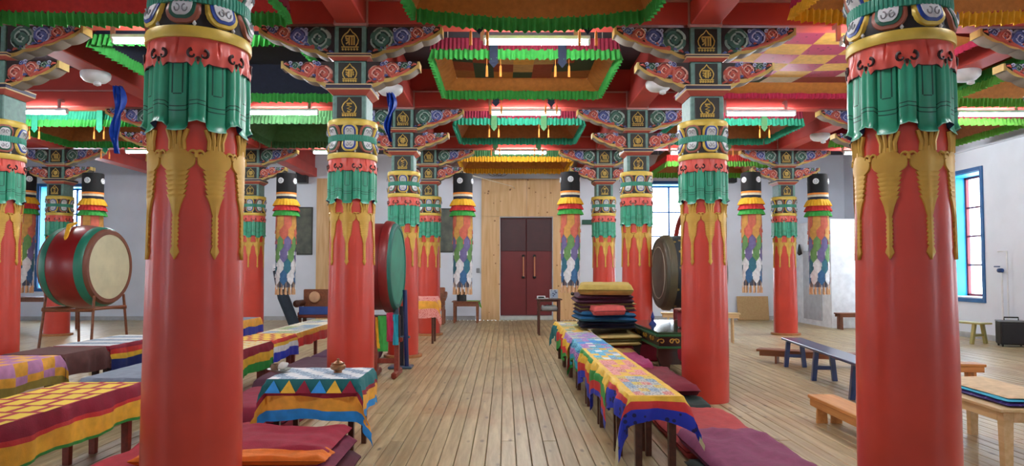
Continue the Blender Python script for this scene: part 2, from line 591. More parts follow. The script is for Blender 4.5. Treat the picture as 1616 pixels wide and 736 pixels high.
# door with plywood surround
PLY = wood('plywood', (206, 160, 104), (228, 190, 140), rough=0.55, rnd_obj=0.05, axis='z', scale=1.6)
KNOT = mat('plywood_knots', (150, 104, 60))
tr = tag(empty('trim_2', (0, Y_BACK, 0)), kind='structure')
def ply(x0, x1, z0, z1, yo=0.0):
    MB().bbox(((x0 + x1) / 2, -0.03 - yo, (z0 + z1) / 2), (x1 - x0 - 0.004, 0.05, z1 - z0 - 0.004), 0.003).build('plywood_panel', PLY, tr, smooth=False)
ply(-0.72, -0.16, 0.0, 3.14); ply(1.46, 2.2, 0.0, 3.14); ply(-0.72, 0.66, 3.14, 4.3); ply(0.66, 2.2, 3.14, 4.3)
ply(-5.72, -5.0, 0.0, 4.3); ply(-5.0, -4.2, 0.0, 4.3)
mb = MB()
for k in range(60):
    px, pz = rnd.uniform(-0.7, 2.18), rnd.uniform(0.1, 4.28)
    if -0.16 < px < 1.46 and pz < 3.14: continue
    s = rnd.uniform(0.012, 0.03)
    mb.lathe([(s, 0), (s, 0.004)], 8, (px, -0.055, pz), M=Matrix.Rotation(PI / 2, 3, 'X'))
mb.build('knots', KNOT, tr, smooth=False)['kind'] = 'stuff'
DRED = mat('door_red', (108, 26, 28), rough=0.5, var=0.1, scale=2)
DDARK = mat('door_dark_top', (62, 20, 24), rough=0.5)
dr = tag(empty('door_1', (0, Y_BACK + 0.1, 0)), kind='structure')
for k, (x0, x1) in enumerate(((-0.13, 0.645), (0.655, 1.43))):
    leaf = MB().bbox(((x0 + x1) / 2, 0.05, 1.62), (x1 - x0, 0.06, 2.94), 0.006).build('door_leaf', DRED, dr, smooth=False)
    mb = MB()
    mb.bbox(((x0 + x1) / 2, 0.008, 2.58), (x1 - x0 - 0.02, 0.02, 0.98), 0.004)
    mb.build('upper_panel', DDARK, leaf, smooth=False)
    hx = 0.56 if k == 0 else 0.80 + 0.10
    mb = MB(); mb.tube([(hx, -0.05, 1.32), (hx, -0.05, 1.92)], 0.022, 10)
    mb.build('handle', wood('handle', (190, 120, 84), (206, 140, 100), axis='z'), leaf)
    mb = MB()
    for z in (1.30, 1.94):
        mb.lathe([(0.03, -0.04), (0.05, 0.0), (0.045, 0.05), (0.02, 0.07)], 12, (hx, 0.0, z), M=Matrix.Rotation(PI / 2, 3, 'X'))
    mb.build('handle_mount', BLACK, leaf)
MB().bbox((0.65, 0.3, 1.56), (1.7, 0.1, 3.2), 0.01).build('door_backing', DDARK, dr, smooth=False)  # unseen slab, added to keep daylight out of the door gaps
MB().bbox((0.65, 0.0, 0.06), (1.6, 0.26, 0.12), 0.01).build('threshold', mat('threshold_pale', (190, 196, 190)), dr, smooth=False)

# white partition room in the far right corner
PX0, PY0, PH = 8.5, 18.1, 2.85
mb = MB()
mb.box(((PX0 + X_WALL_R) / 2, PY0 + 0.05, PH / 2), (X_WALL_R - PX0, 0.1, PH))
mb.box((PX0 + 0.05, (PY0 + Y_BACK) / 2 + 0.05, PH / 2), (0.1, Y_BACK - PY0 - 0.1, PH))
tag(mb.build('wall_partition', mat('partition_white', (232, 236, 238), rough=0.35), smooth=False), kind='structure')
tag(MB().bbox((PX0 - 0.015, 19.2, 1.1), (0.03, 1.1, 1.9), 0.006).build('door_2', mat('hatch_grey', (178, 182, 186)), smooth=False), kind='structure')

# ================================================================ COLUMNS
NP = 8                         # pendants round the shaft
def cyl(r, th, z):             # th = 0 faces the viewer (-Y)
    return (r * math.sin(th), -r * math.cos(th), z)

def lerp_table(t, tab):
    for (a, va), (b, vb) in zip(tab[:-1], tab[1:]):
        if a <= t <= b:
            return va + (vb - va) * (t - a) / (b - a) if b > a else vb
    return tab[-1][1] if t > tab[-1][0] else tab[0][1]

def make_column():
    root = empty('painted_column')
    prof = [(0.285, 0.0), (0.287, 0.5), (0.283, 1.0), (0.276, 1.5), (0.268, 2.0), (0.262, 2.6)]
    MB().lathe(prof, 64).build('shaft', RED, root, angle=60)
    MB().lathe([(0.30, 0.0), (0.355, 0.0), (0.36, 0.02), (0.355, 0.045), (0.30, 0.05)], 48, cap=False).build('base_ring', wood('base_ring', (170, 110, 62), (190, 130, 80)), root)
    # gold pendant: width table over z
    zt, zb = 2.31, 1.56
    tab = [(0.0, 0.0), (0.015, 0.010), (0.04, 0.026), (0.06, 0.020), (0.075, 0.013)]
    z = 0.075
    for k in range(7):
        tab += [(z + 0.010, 0.021), (z + 0.022, 0.014)]
        z += 0.023
    tab += [(0.26, 0.021), (0.30, 0.031), (0.33, 0.043)]
    z = 0.33
    for k in range(6):
        w = 0.045 + 0.0034 * k
        tab += [(z + 0.003, w), (z + 0.021, w + 0.012), (z + 0.0225, w - 0.003)]
        z += 0.0265
    tab += [(0.495, 0.074), (0.505, 0.088), (0.52, 0.101), (0.55, 0.106), (0.572, 0.098), (0.582, 0.080), (0.588, 0.058), (0.60, 0.046), (0.612, 0.038), (0.625, 0.030)]
    pm = MB()
    rows = []
    for t, wd in tab:
        z = zb + t
        rs = lerp_table(z, [(0, 0.285), (0.5, 0.287), (1.0, 0.283), (1.5, 0.276), (2.0, 0.268), (2.6, 0.262)])
        row = []
        for u, h in ((-1, -0.004), (-0.93, 0.011), (-0.5, 0.014), (0, 0.018), (0.5, 0.014), (0.93, 0.011), (1, -0.004)):
            row.append(cyl(rs + h, u * wd / rs, z))
        rows.append(row)
    pm.rows(rows)
    # hooked curls on both shoulders
    for s in (-1, 1):
        pts = []
        for k in range(9):
            a = -0.2 * PI + 1.25 * PI * k / 8
            rr = 0.028 - 0.0017 * k
            pts.append(cyl(0.276, s * (0.082 + rr * math.cos(a)) / 0.268, zb + 0.573 + rr * math.sin(a)))
        pm.tube(pts, [0.012 - 0.0009 * k for k in range(9)], 6)
    # tines that run up under the drape
    for u0, u1 in ((-0.040, -0.056), (-0.014, -0.020), (0.014, 0.020), (0.040, 0.056)):
        pm.tube([cyl(0.272, u0 / 0.268, zb + 0.60), cyl(0.274, (u0 * 0.9) / 0.268, zb + 0.65), cyl(0.276, u1 / 0.268, zb + 0.712)], [0.0125, 0.0135, 0.014], 6)
    pend = pm.build('gold_pendant', GOLD, root, angle=35)
    for k in range(1, NP):
        c = pend.copy(); c.parent = root; c.rotation_euler.z = 2 * PI * k / NP; C.objects.link(c)
    # green drape
    ST = 26
    cols = NP * ST
    def ph(k):
        p = (k / ST) % 1.0
        return p - 1 if p > 0.5 else p         # -0.5..0.5, 0 = over a pendant
    def bot(p):
        a = abs(p)
        if a < 0.22: return 2.262 - 0.006 * math.cos(a / 0.22 * PI / 2)
        if a < 0.30: return 2.262 + (a - 0.22) / 0.08 * 0.052 - 0.012 * math.sin((a - 0.22) / 0.08 * PI)
        return 2.314 - 0.012 * math.cos((a - 0.30) / 0.20 * PI / 2)
    def rad(p, t):                              # t 0 bottom .. 1 top
        a = abs(p)
        fold = 0.012 * (1 if a > 0.29 else 0) + 0.005 * math.cos(p / 0.25 * PI / 2) * (a < 0.25)
        crease = -0.016 * math.exp(-((a - 0.27) / 0.02) ** 2) - 0.006 * math.exp(-((a - 0.13) / 0.015) ** 2) * (t > 0.45)
        rnd_ = 0.010 * math.cos((a - 0.40) / 0.12 * PI / 2) if a > 0.29 else 0
        flare = 0.020 * max(0, 1 - t / 0.12) ** 1.5
        return 0.279 + fold + crease + rnd_ + flare + 0.004 * math.sin(PI * t)
    ts = [0, 0.02, 0.05, 0.10, 0.18, 0.27, 0.285, 0.33, 0.345, 0.50, 0.515, 0.60, 0.75, 0.9, 1.0]
    rows = []
    for t in ts:
        rows.append([cyl(rad(ph(k), t), 2 * PI * k / cols, bot(ph(k)) + (2.66 - bot(ph(k))) * t) for k in range(cols)])
    under = [[cyl(0.262, 2 * PI * k / cols, bot(ph(k)) + 0.03) for k in range(cols)]]
    def dm(j, k):
        p = abs(ph(k + 0.5))
        if j == 0: return 3
        if j == 1: return 2
        if j in (6, 8): return 1
        if j >= 11 and abs(p - 0.13) < 0.012: return 1
        if j == 10 and p < 0.12: return 1
        return 0
    MB().rows(under + rows, closed=True, mfn=dm).build('green_drape', [GREEN, GREEN_D, GREEN_L, BLUE_U], root, angle=50)
    # red ruffle
    def rb(p):
        a = abs(p)
        return 2.632 - 0.026 * abs(math.sin(2.0 * PI * (a + 0.25))) + 0.016 * math.cos(2 * PI * p)
    rows = []
    rt = [0, 0.03, 0.12, 0.25, 0.45, 0.65, 0.85, 1.0]
    for t in rt:
        rr = []
        for k in range(cols):
            p = ph(k)
            r = 0.290 + 0.012 * math.sin(PI * min(1, t * 1.3 + 0.12)) + 0.006 * math.cos(2 * PI * p * 3) * (1 - t) - 0.012 * math.exp(-(p / 0.02) ** 2) * (0.25 < t < 0.95)
            rr.append(cyl(r, 2 * PI * k / cols, rb(p) + (2.785 - rb(p)) * t))
        rows.append(rr)
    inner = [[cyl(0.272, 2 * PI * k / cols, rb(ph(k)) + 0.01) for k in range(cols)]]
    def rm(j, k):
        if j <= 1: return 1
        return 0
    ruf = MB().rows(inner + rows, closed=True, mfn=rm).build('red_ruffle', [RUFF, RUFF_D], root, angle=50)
    cm = MB()
    for k in range(NP):
        th0 = 2 * PI * (k + 0.5) / NP
        for s in (-1, 1):
            pts = []
            for q in range(10):
                a = PI * 0.5 + 1.5 * PI * q / 9
                rr = 0.027 - 0.0017 * q
                pts.append(cyl(0.303, th0 + s * (0.033 - rr * math.cos(a)) / 0.3 * -1, 2.678 + rr * math.sin(a)))
            cm.tube(pts, [0.011 - 0.0006 * q for q in range(10)], 6)
        cm.tube([cyl(0.302, th0, 2.665), cyl(0.302, th0, 2.64)], [0.010, 0.004], 6)
    cm.build('ruffle_curls', RUFF_D, ruf)['kind'] = 'stuff'
    # yellow bands
    MB().lathe([(0.27, 2.772), (0.304, 2.772), (0.308, 2.785), (0.306, 2.825), (0.302, 2.835), (0.26, 2.835)], 64, cap=False).build('lower_band', YELB, root, angle=30)
    # lotus drum and petals
    def body(z): return lerp_table(z, [(2.83, 0.285), (2.90, 0.290), (2.98, 0.268), (3.03, 0.268), (3.08, 0.284), (3.15, 0.292), (3.2, 0.292)])
    MB().lathe([(body(z), z) for z in (2.83, 2.865, 2.90, 2.94, 2.98, 3.03, 3.055, 3.08, 3.115, 3.15)], 64, cap=False).build('lotus_body', BLACK, root)
    def petal(up, colours):
        pmb = MB()
        for li, (W, H, off) in enumerate(((0.106, 0.130, 0.010), (0.084, 0.110, 0.015), (0.062, 0.092, 0.020))):
            rows = []
            z0 = 3.035 if up else 2.975
            ts2 = [0, 0.25, 0.5, 0.7, 0.83, 0.92, 0.97, 1.0]
            for t in ts2:
                z = z0 + (1 if up else -1) * H * t
                wd = W * (1 - t ** 3.2) ** 0.42 if t < 1 else W * 0.25
                if li == 0 and t < 0.3: wd *= 0.97
                e = off + 0.012 * math.sin(PI * min(t, 1) * 0.75) if t < 1 else 0.0
                rr = []
                for u in (-1, -0.86, -0.4, 0, 0.4, 0.86, 1):
                    h = (0.0 if abs(u) == 1 else e)
                    rr.append(cyl(body(z) + h, u * wd / 0.285, z))
                rows.append(rr)
            pmb.rows(rows, mi=li)
        # grey curls on the white heart
        for s in (-1, 1):
            z0 = 3.035 if up else 2.975
            sg = 1 if up else -1
            pts = [cyl(body(z0 + sg * 0.05) + 0.036, s * (0.020 + 0.013 * math.cos(a)) / 0.285, z0 + sg * (0.050 + 0.020 * math.sin(a))) for a in [q * 1.6 * PI / 7 - 0.2 for q in range(8)]]
            pmb.tube(pts, 0.0042, 5, mi=3)
        return pmb.build('lotus_petal', colours, root, angle=50)
    A = [YELB, PBLUE, WHITE, GREY]; B = [PSAL, PGRN, WHITE, GREY]
    protos = {(u, i): petal(u, (A, B)[i]) for u in (False, True) for i in (0, 1)}
    for u in (False, True):
        for k in range(NP):
            pr = protos[(u, k % 2)]
            if k < 2:
                c = pr
            else:
                c = pr.copy(); c.parent = root; C.objects.link(c)
            c.rotation_euler.z = 2 * PI * (k + 0.1) / NP
    dm_ = MB()
    for k in range(NP):
        th = 2 * PI * (k + 0.6) / NP
        for z in (2.852, 3.135):
            dm_.lathe([(0, -0.02), (0.013, -0.003), (0.006, 0.008), (0, 0.026)], 6, cyl(body(z) + 0.006, -th, z), cap=False)
    dm_.build('white_buds', WHITE, root)['kind'] = 'stuff'
    rows = []
    NR = 72
    for z, r in ((2.968, 0.270), (2.968, 0.290), (2.998, 0.293), (3.040, 0.290), (3.040, 0.270)):
        rows.append([cyl(r + (0.006 if (k // 2) % 2 else 0) * (r > 0.28), 2 * PI * k / (NR * 4) , z) for k in range(NR * 4)])
    MB().rows(rows, closed=True).build('ribbed_band', TEAL, root, smooth=False)
    MB().lathe([(0.26, 3.145), (0.306, 3.148), (0.309, 3.16), (0.309, 3.205), (0.300, 3.222), (0.1, 3.224)], 64, cap=False).build('upper_band', YELB, root, angle=30)
    # stacked blocks with gilded letter panels
    glyphs = [
        [[(-.25, .34), (.3, .34)], [(.1, .34), (-.22, .18), (.24, .06), (-.18, -.12), (.22, -.26), (.02, -.44), (-.18, -.36)]],
        [[(-.42, .28), (.34, .28)], [(-.08, .28), (-.08, -.4)], [(.14, .28), (.14, -.4)], [(-.42, .06), (-.08, .04), (-.36, -.16), (-.1, -.3)], [(.3, .14), (.40, .06), (.3, -.02), (.4, -.12), (.3, -.24)]],
        [[(-.38, .30), (.40, .30)], [(-.06, .30), (-.06, -.4)], [(-.38, .30), (-.34, .10), (-.06, .06)], [(-.34, -.02), (-.08, -.12), (-.34, -.32)], [(.16, .30), (.16, -.4)], [(.36, .30), (.36, -.4)]],
    ]
    blocks = [(3.222, 3.505, 0.215), (3.622, 3.905, 0.200), (3.978, 4.315, 0.200)]
    for gi, (z0, z1, h) in enumerate(blocks):
        zc, hh = (z0 + z1) / 2, (z1 - z0) / 2
        bl = MB().bbox((0, 0, zc), (2 * h, 2 * h, z1 - z0), 0.012).build('capital_block', BLOCKG, root, smooth=False)
        pw, pv = h * 0.73, hh * 0.86
        MB().bbox((0, -h - 0.003, zc), (2 * pw, 0.012, 2 * pv), 0.004).build('letter_panel', PANEL, bl, smooth=False)
        s = min(pw, pv) * 1.02
        g = MB()
        yy = -h - 0.014
        arch = [(-.5, -.5), (-.66, -.28), (-.72, 0), (-.6, .26), (-.42, .46), (-.22, .58), (0, .86), (.22, .58), (.42, .46), (.6, .26), (.72, 0), (.66, -.28), (.5, -.5)]
        g.tube([(a * s, yy, zc + b * s) for a, b in arch], 0.0075, 6)
        g.tube([(-.74 * s, yy, zc - .56 * s), (.74 * s, yy, zc - .56 * s)], 0.007, 6)
        for q in range(6):
            cx = (-.62 + .248 * q) * s
            g.lathe([(0.014, -0.006), (0.014, 0.004), (0.006, 0.010)], 8, (cx, yy, zc - .74 * s), M=Matrix.Rotation(PI / 2, 3, 'X'))
        for st in glyphs[gi]:
            g.tube([(a * s, yy, zc + b * s) for a, b in st], 0.0105, 6)
        g.build('gilt_letter', GOLD_D, bl)
    for z0, z1, h in ((3.505, 3.622, 0.285), (3.905, 3.978, 0.275)):
        zm = z0 + (z1 - z0) * 0.45
        vs_, fs_ = [], []
        def sq(hh, z): return [(-hh, -hh, z), (hh, -hh, z), (hh, hh, z), (-hh, hh, z)]
        rings = [sq(0.212, z0), sq(h - 0.012, zm), sq(h - 0.004, zm + 0.004), sq(h - 0.004, zm + 0.012), sq(h, zm + 0.014), sq(h, z1 - 0.012), sq(h + 0.004, z1 - 0.011), sq(h + 0.004, z1), sq(0.15, z1)]
        mi = [0, 1, 1, 1, 2, 1, 1, 1]
        MB().rows(rings, closed=True, mfn=lambda j, k: mi[j]).build('capital_shelf', [SHELFR, SHELFY, NAVY], root, smooth=False)
    MB().bbox((0, 0, 4.332), (0.42, 0.42, 0.032), 0.006).build('top_plate', PINK, root, smooth=False)
    # carved bracket arms
    def scroll(rad_, key, sgn, cx, cz, par, yf):
        N, RR = 28, 7
        rows, cx_ = [], cx
        def spiral(j, k):
            p = (sgn * (k / N) + 1.7 * (j / RR)) % 1.0
            if j == RR - 1: return 0 if (k * 8 // N) % 2 == 0 else 1
            return 0 if p < 0.24 else (1 if p < 0.78 else 2)
        for j in range(RR + 1):
            t = j / RR
            rr = []
            for k in range(N):
                a = 2 * PI * k / N
                scal = 1 + 0.07 * abs(math.sin(a * 4)) * t
                ph_ = (sgn * (k / N) + 1.7 * t) % 1.0
                hgt = 0.022 * (1 - 0.35 * t) * (0.55 + 0.45 * math.sin(2 * PI * ph_)) + 0.014
                if j == RR: hgt = 0.0
                rr.append((cx_ + rad_ * t * scal * math.cos(a), yf - hgt, cz + rad_ * t * scal * math.sin(a)))
            rows.append(rr)
        MB().rows(rows, closed=True, mfn=spiral).build('scroll', list(SC[key]), par, angle=60)
    def arm(s, x0, x1, zt, zb_in, zb_out, nsc, scr, depth):
        # scalloped lower edge from the tip back to the block
        low = []
        ns = nsc * 8
        for k in range(ns + 1):
            t = k / ns
            x_ = x1 + (x0 - x1) * t
            base = zb_out + (zb_in - zb_out) * (t ** 0.85)
            low.append((x_, base - 0.020 * abs(math.sin(PI * t * nsc))))
        outl = [(x0, zt), (x1, zt)] + low
        outl = [(s * a, b) for a, b in outl]
        ar = MB().prism(outl, -depth, 0.02, 0, 1).build('bracket_arm', [ARMD, ARMU], root, smooth=False)
        e = MB()
        th = 0.042
        vs = []
        up = [(s * a, b + th) for a, b in low]
        lo = [(s * a, b - 0.006) for a, b in low]
        rows = [[(a, -depth - 0.012, b) for a, b in up], [(a, -depth - 0.020, b) for a, b in lo], [(a, 0.02, b) for a, b in lo]]
        e.rows(rows, mfn=lambda j, k: 0 if j == 0 else 1)
        tipw = [(s * x1, -depth - 0.012, zt), (s * (x1 + 0.025), -depth - 0.012, zt), (s * (x1 + 0.025), -depth - 0.012, zb_out - 0.01), (s * x1, -depth - 0.012, zb_out - 0.01)]
        e.add(tipw + [(p[0], 0.02, p[2]) for p in tipw], [(0, 1, 2, 3), (1, 5, 6, 2), (3, 2, 6, 7), (0, 4, 5, 1)], [0, 0, 1, 0])
        e.build('edging', [ARME, ARMU], ar, smooth=False)
        for (fx, fz, r_, key) in scr:
            scroll(r_, key, s, s * fx, fz, ar, -depth)
        # pale tendrils between scrolls
        t_ = MB()
        for (fa, fb) in zip(scr[:-1], scr[1:]):
            ax, az, bx_, bz = fa[0] + fa[2] * 0.7, fa[1] - fa[2] * 0.75, fb[0], fb[1] - fb[2] * 1.02
            t_.tube([(s * (ax - 0.05), -depth - 0.012, az - 0.01), (s * ax, -depth - 0.018, az), (s * (ax + bx_) / 2, -depth - 0.018, (az + bz) / 2 - 0.006), (s * bx_, -depth - 0.016, bz), (s * (bx_ + fb[2]), -depth - 0.012, bz + fb[2] * 0.6)], 0.017, 7, 0)
        for (fa) in scr:
            pts = [(s * (fa[0] + fa[2] * 1.05 + 0.016 * math.cos(a)), -depth - 0.016, min(zt - 0.012, fa[1] + fa[2] * 0.75) + 0.016 * math.sin(a)) for a in [q * 0.25 * PI for q in range(8)]]
            t_.tube(pts, 0.009, 5, 1)
        for k in range(nsc * 3):
            t = (k + 0.6) / (nsc * 3)
            x_ = x1 + (x0 - x1) * t
            zz = zb_out + (zb_in - zb_out) * (t ** 0.85) + th + 0.012
            t_.tube([(s * (x_ - 0.028), -depth - 0.010, zz - 0.004), (s * x_, -depth - 0.022, zz + 0.012), (s * (x_ + 0.028), -depth - 0.010, zz + 0.014)], [0.007, 0.015, 0.006], 6, 2 if k % 2 else 0)
        t_.build('tendrils', [SC['red'][1], SC['blue'][0], SC['blue'][1]], ar)['kind'] = 'stuff'
    for s in (-1, 1):
        arm(s, 0.19, 1.03, 4.315, 3.945, 4.235, 4,
            [(0.365, 4.168, 0.138, 'green'), (0.592, 4.195, 0.108, 'blue'), (0.768, 4.232, 0.078, 'red'), (0.898, 4.262, 0.050, 'blue')], 0.155)
        arm(s, 0.19, 0.77, 3.905, 3.600, 3.830, 3,
            [(0.305, 3.760, 0.100, 'red'), (0.375, 3.870, 0.036, 'blue'), (0.478, 3.812, 0.084, 'red'), (0.63, 3.845, 0.052, 'green')], 0.155)
    KR, KB = 0.93, 0.9
    for o in root.children:
        n = o.name.split('.')[0]
        k = 1.0 if n == 'bracket_arm' else (KB if n in ('capital_block', 'capital_shelf', 'top_plate') else KR)
        if k != 1.0 and o.data.get('scaled') is None:
            o.data['scaled'] = 1
            o.data.transform(Matrix.Diagonal((k, k, 1, 1)))
            for ch in o.children:
                ch.data.transform(Matrix.Diagonal((k, k, 1, 1)))
    return root

col0 = make_column()
COLS = [
    (XL, 0, 'huge red column nearest the camera on the left side of the aisle'),
    (XR, 0, 'huge red column nearest the camera on the right side of the picture'),
    (XOL, 1, 'red column at the far left picture edge, cut off by the frame'),
    (XL, 1, 'red column behind the blue and yellow tablecloth, left of the aisle'),
    (XR, 1, 'red column beside the maroon mats, right of the aisle'),
    (XOR, 1, 'column beyond the right picture edge, only its bracket arm shows'),
    (XOL, 2, 'column hidden behind the nearest left column, only its capital shows'),
    (XL, 2, 'red column right behind the green-headed drum, left of the aisle'),
    (XR, 2, 'red column behind the folded blanket stack, left of the dark drum'),
    (XOR, 2, 'column hidden behind the nearest right column, only its capital shows'),
    (XFL, 3, 'far column behind the red barrel drum on the left'),
    (XOL, 3, 'far column just right of the nearest left column'),
    (XL, 3, 'far red column behind the small pink-clothed table, left of the aisle'),
    (XR, 3, 'far red column left of and behind the blanket stack column'),
    (XOR, 3, 'far red column between two hanging banners near the white partition'),
]
for k, (cx, r, lab) in enumerate(COLS):
    c = col0 if k == 0 else copy_tree(col0)
    c.location = (cx, ROWS[r], 0)
    c.rotation_euler.z = 0
    if r == 1:
        for ch in list(c.children):
            if ch.name.startswith('base_ring'):
                bpy.data.objects.remove(ch)
    tag(c, lab, 'column', 'carved red columns of the hall', 'thing')
for ch in col0.children:
    if ch.name.startswith('lotus_petal'):
        ch.rotation_euler.z += 2 * PI / NP
# ================================================================ LIGHTS
FIXW = mat('fixture_white', (226, 228, 230), rough=0.4)
TUBE = mat('tube_glow', (246, 250, 255), emit=TUBE_STRENGTH)
def make_tube():
    r = empty('fluorescent_light')
    MB().bbox((0, 0, 0.03), (1.22, 0.075, 0.05), 0.008).build('housing', FIXW, r, smooth=False)
    mb = MB(); mb.tube([(-0.58, 0, -0.022), (0.58, 0, -0.022)], 0.026, 14)
    mb.build('tube', TUBE, r)
    for s in (-1, 1): MB().bbox((s * 0.595, 0, -0.01), (0.03, 0.06, 0.07), 0.006).build('end_cap', FIXW, r, smooth=False)
    mb = MB()
    mb.bbox((-0.62, 0.02, 0.12), (0.05, 0.03, 0.22), 0.004); mb.bbox((-0.62, 0.075, 0.20), (0.05, 0.11, 0.05), 0.004); mb.build('hanger', PINK, r, smooth=False); mb = MB(); mb.bbox((0.45, 0.075, 0.20), (0.05, 0.11, 0.05), 0.004); mb.bbox((0.45, 0.02, 0.13), (0.05, 0.03, 0.18), 0.004)
    mb.build('hanger', PINK, r, smooth=False)
    return r
RN = ['first', 'second', 'third', 'fourth']
BN = {'D': 'far left bay', 'A': 'bay left of the aisle', 'C': 'aisle', 'B': 'bay right of the aisle', 'E': 'far right bay'}
t0 = None
for r in (0, 1, 2, 3):  # first-row tubes are unseen, added to light the near columns
    for bk, bxc in BAYS.items():
        if (r, bk) in ((1, 'D'), (1, 'E')) or (r < 1 and bk in 'DE'):  # far right tube of the last row: unseen, added to brighten the wall
            continue
        if t0 is None:
            t = t0 = make_tube()
        else:
            t = copy_tree(t0)
        t.location = (bxc + (0.09 if bk == 'C' else 0), (Y_BEAM0 if r < 0 else ROWS[r]) - 0.26, {-1: 4.2, 0: 4.2, 1: 4.12, 2: 4.24, 3: 4.25}[r])
        tag(t, 'glowing fluorescent tube on the %s beam over the %s' % ({-1: 'rearmost unseen', 0: 'first unseen', 1: 'nearest visible', 2: 'middle', 3: 'farthest'}[r], BN[bk]), 'light', 'fluorescent tubes under the red beams')

# ================================================================ CANOPIES
F = {
    'green': fabric('ruffle_green', (62, 164, 70)), 'lime': fabric('ruffle_lime', (104, 176, 66)), 'teal': fabric('ruffle_teal', (44, 152, 118)),
    'maroon': fabric('ruffle_maroon', (142, 34, 58)), 'yellow': fabric('ruffle_yellow', (230, 172, 38)), 'orange': fabric('skirt_orange', (190, 120, 52)),
    'brown': fabric('skirt_brown', (160, 96, 50)), 'navy': fabric('canopy_navy', (26, 34, 56)), 'magenta': fabric('magenta', (190, 44, 84)),
    'red': fabric('canopy_red', (196, 48, 44)), 'dkgreen': fabric('dark_green', (46, 70, 56)), 'sand': fabric('sand', (198, 158, 100)),
    'rust': fabric('rust', (150, 62, 44)), 'gold': fabric('gold_cloth', (226, 176, 84)), 'pinkp': brocade('pink_dots', (178, 60, 96), (120, 36, 70), 12, 0.2),
    'tassel': fabric('tassel_orange', (236, 142, 58)), 'cream': fabric('cream', (226, 214, 188)), 'white': fabric('white', (226, 228, 232)),
    'mutedgreen': fabric('muted_green', (70, 118, 72)), 'blue': fabric('blue', (34, 70, 190)), 'skyblue': fabric('sky_blue', (40, 146, 214)),
    'turq': fabric('turquoise', (40, 160, 180)), 'purple': fabric('purple', (104, 64, 128)), 'black': fabric('black', (16, 17, 20)),
}
def ruffle(p0, p1, nrm, ztop, h, amp=0.022, wl=0.055, sag=0.0, off=0.0, gaps=()):
    p0, p1 = Vector(p0), Vector(p1)
    L = (p1 - p0).length
    n = max(12, int(L / wl * 6))
    seed = rnd.uniform(0, 10)
    rows = []
    for j, t in enumerate((0, 0.3, 0.7, 1.0)):
        row = []
        for k in range(n + 1):
            s = k / n
            ph_ = s * L / wl * 2 * PI + 0.8 * math.sin(s * 17 + seed) + seed
            d = off + amp * (0.25 + 0.75 * t) * math.sin(ph_) + 0.03 * t
            z = ztop - h * t * (1 + 0.06 * math.sin(ph_ * 0.5 + 1)) - sag * math.sin(PI * s)
            q = p0 + (p1 - p0) * s
            row.append((q.x + nrm[0] * d, q.y + nrm[1] * d, z))
        rows.append(row)
    return MB().rows(rows)
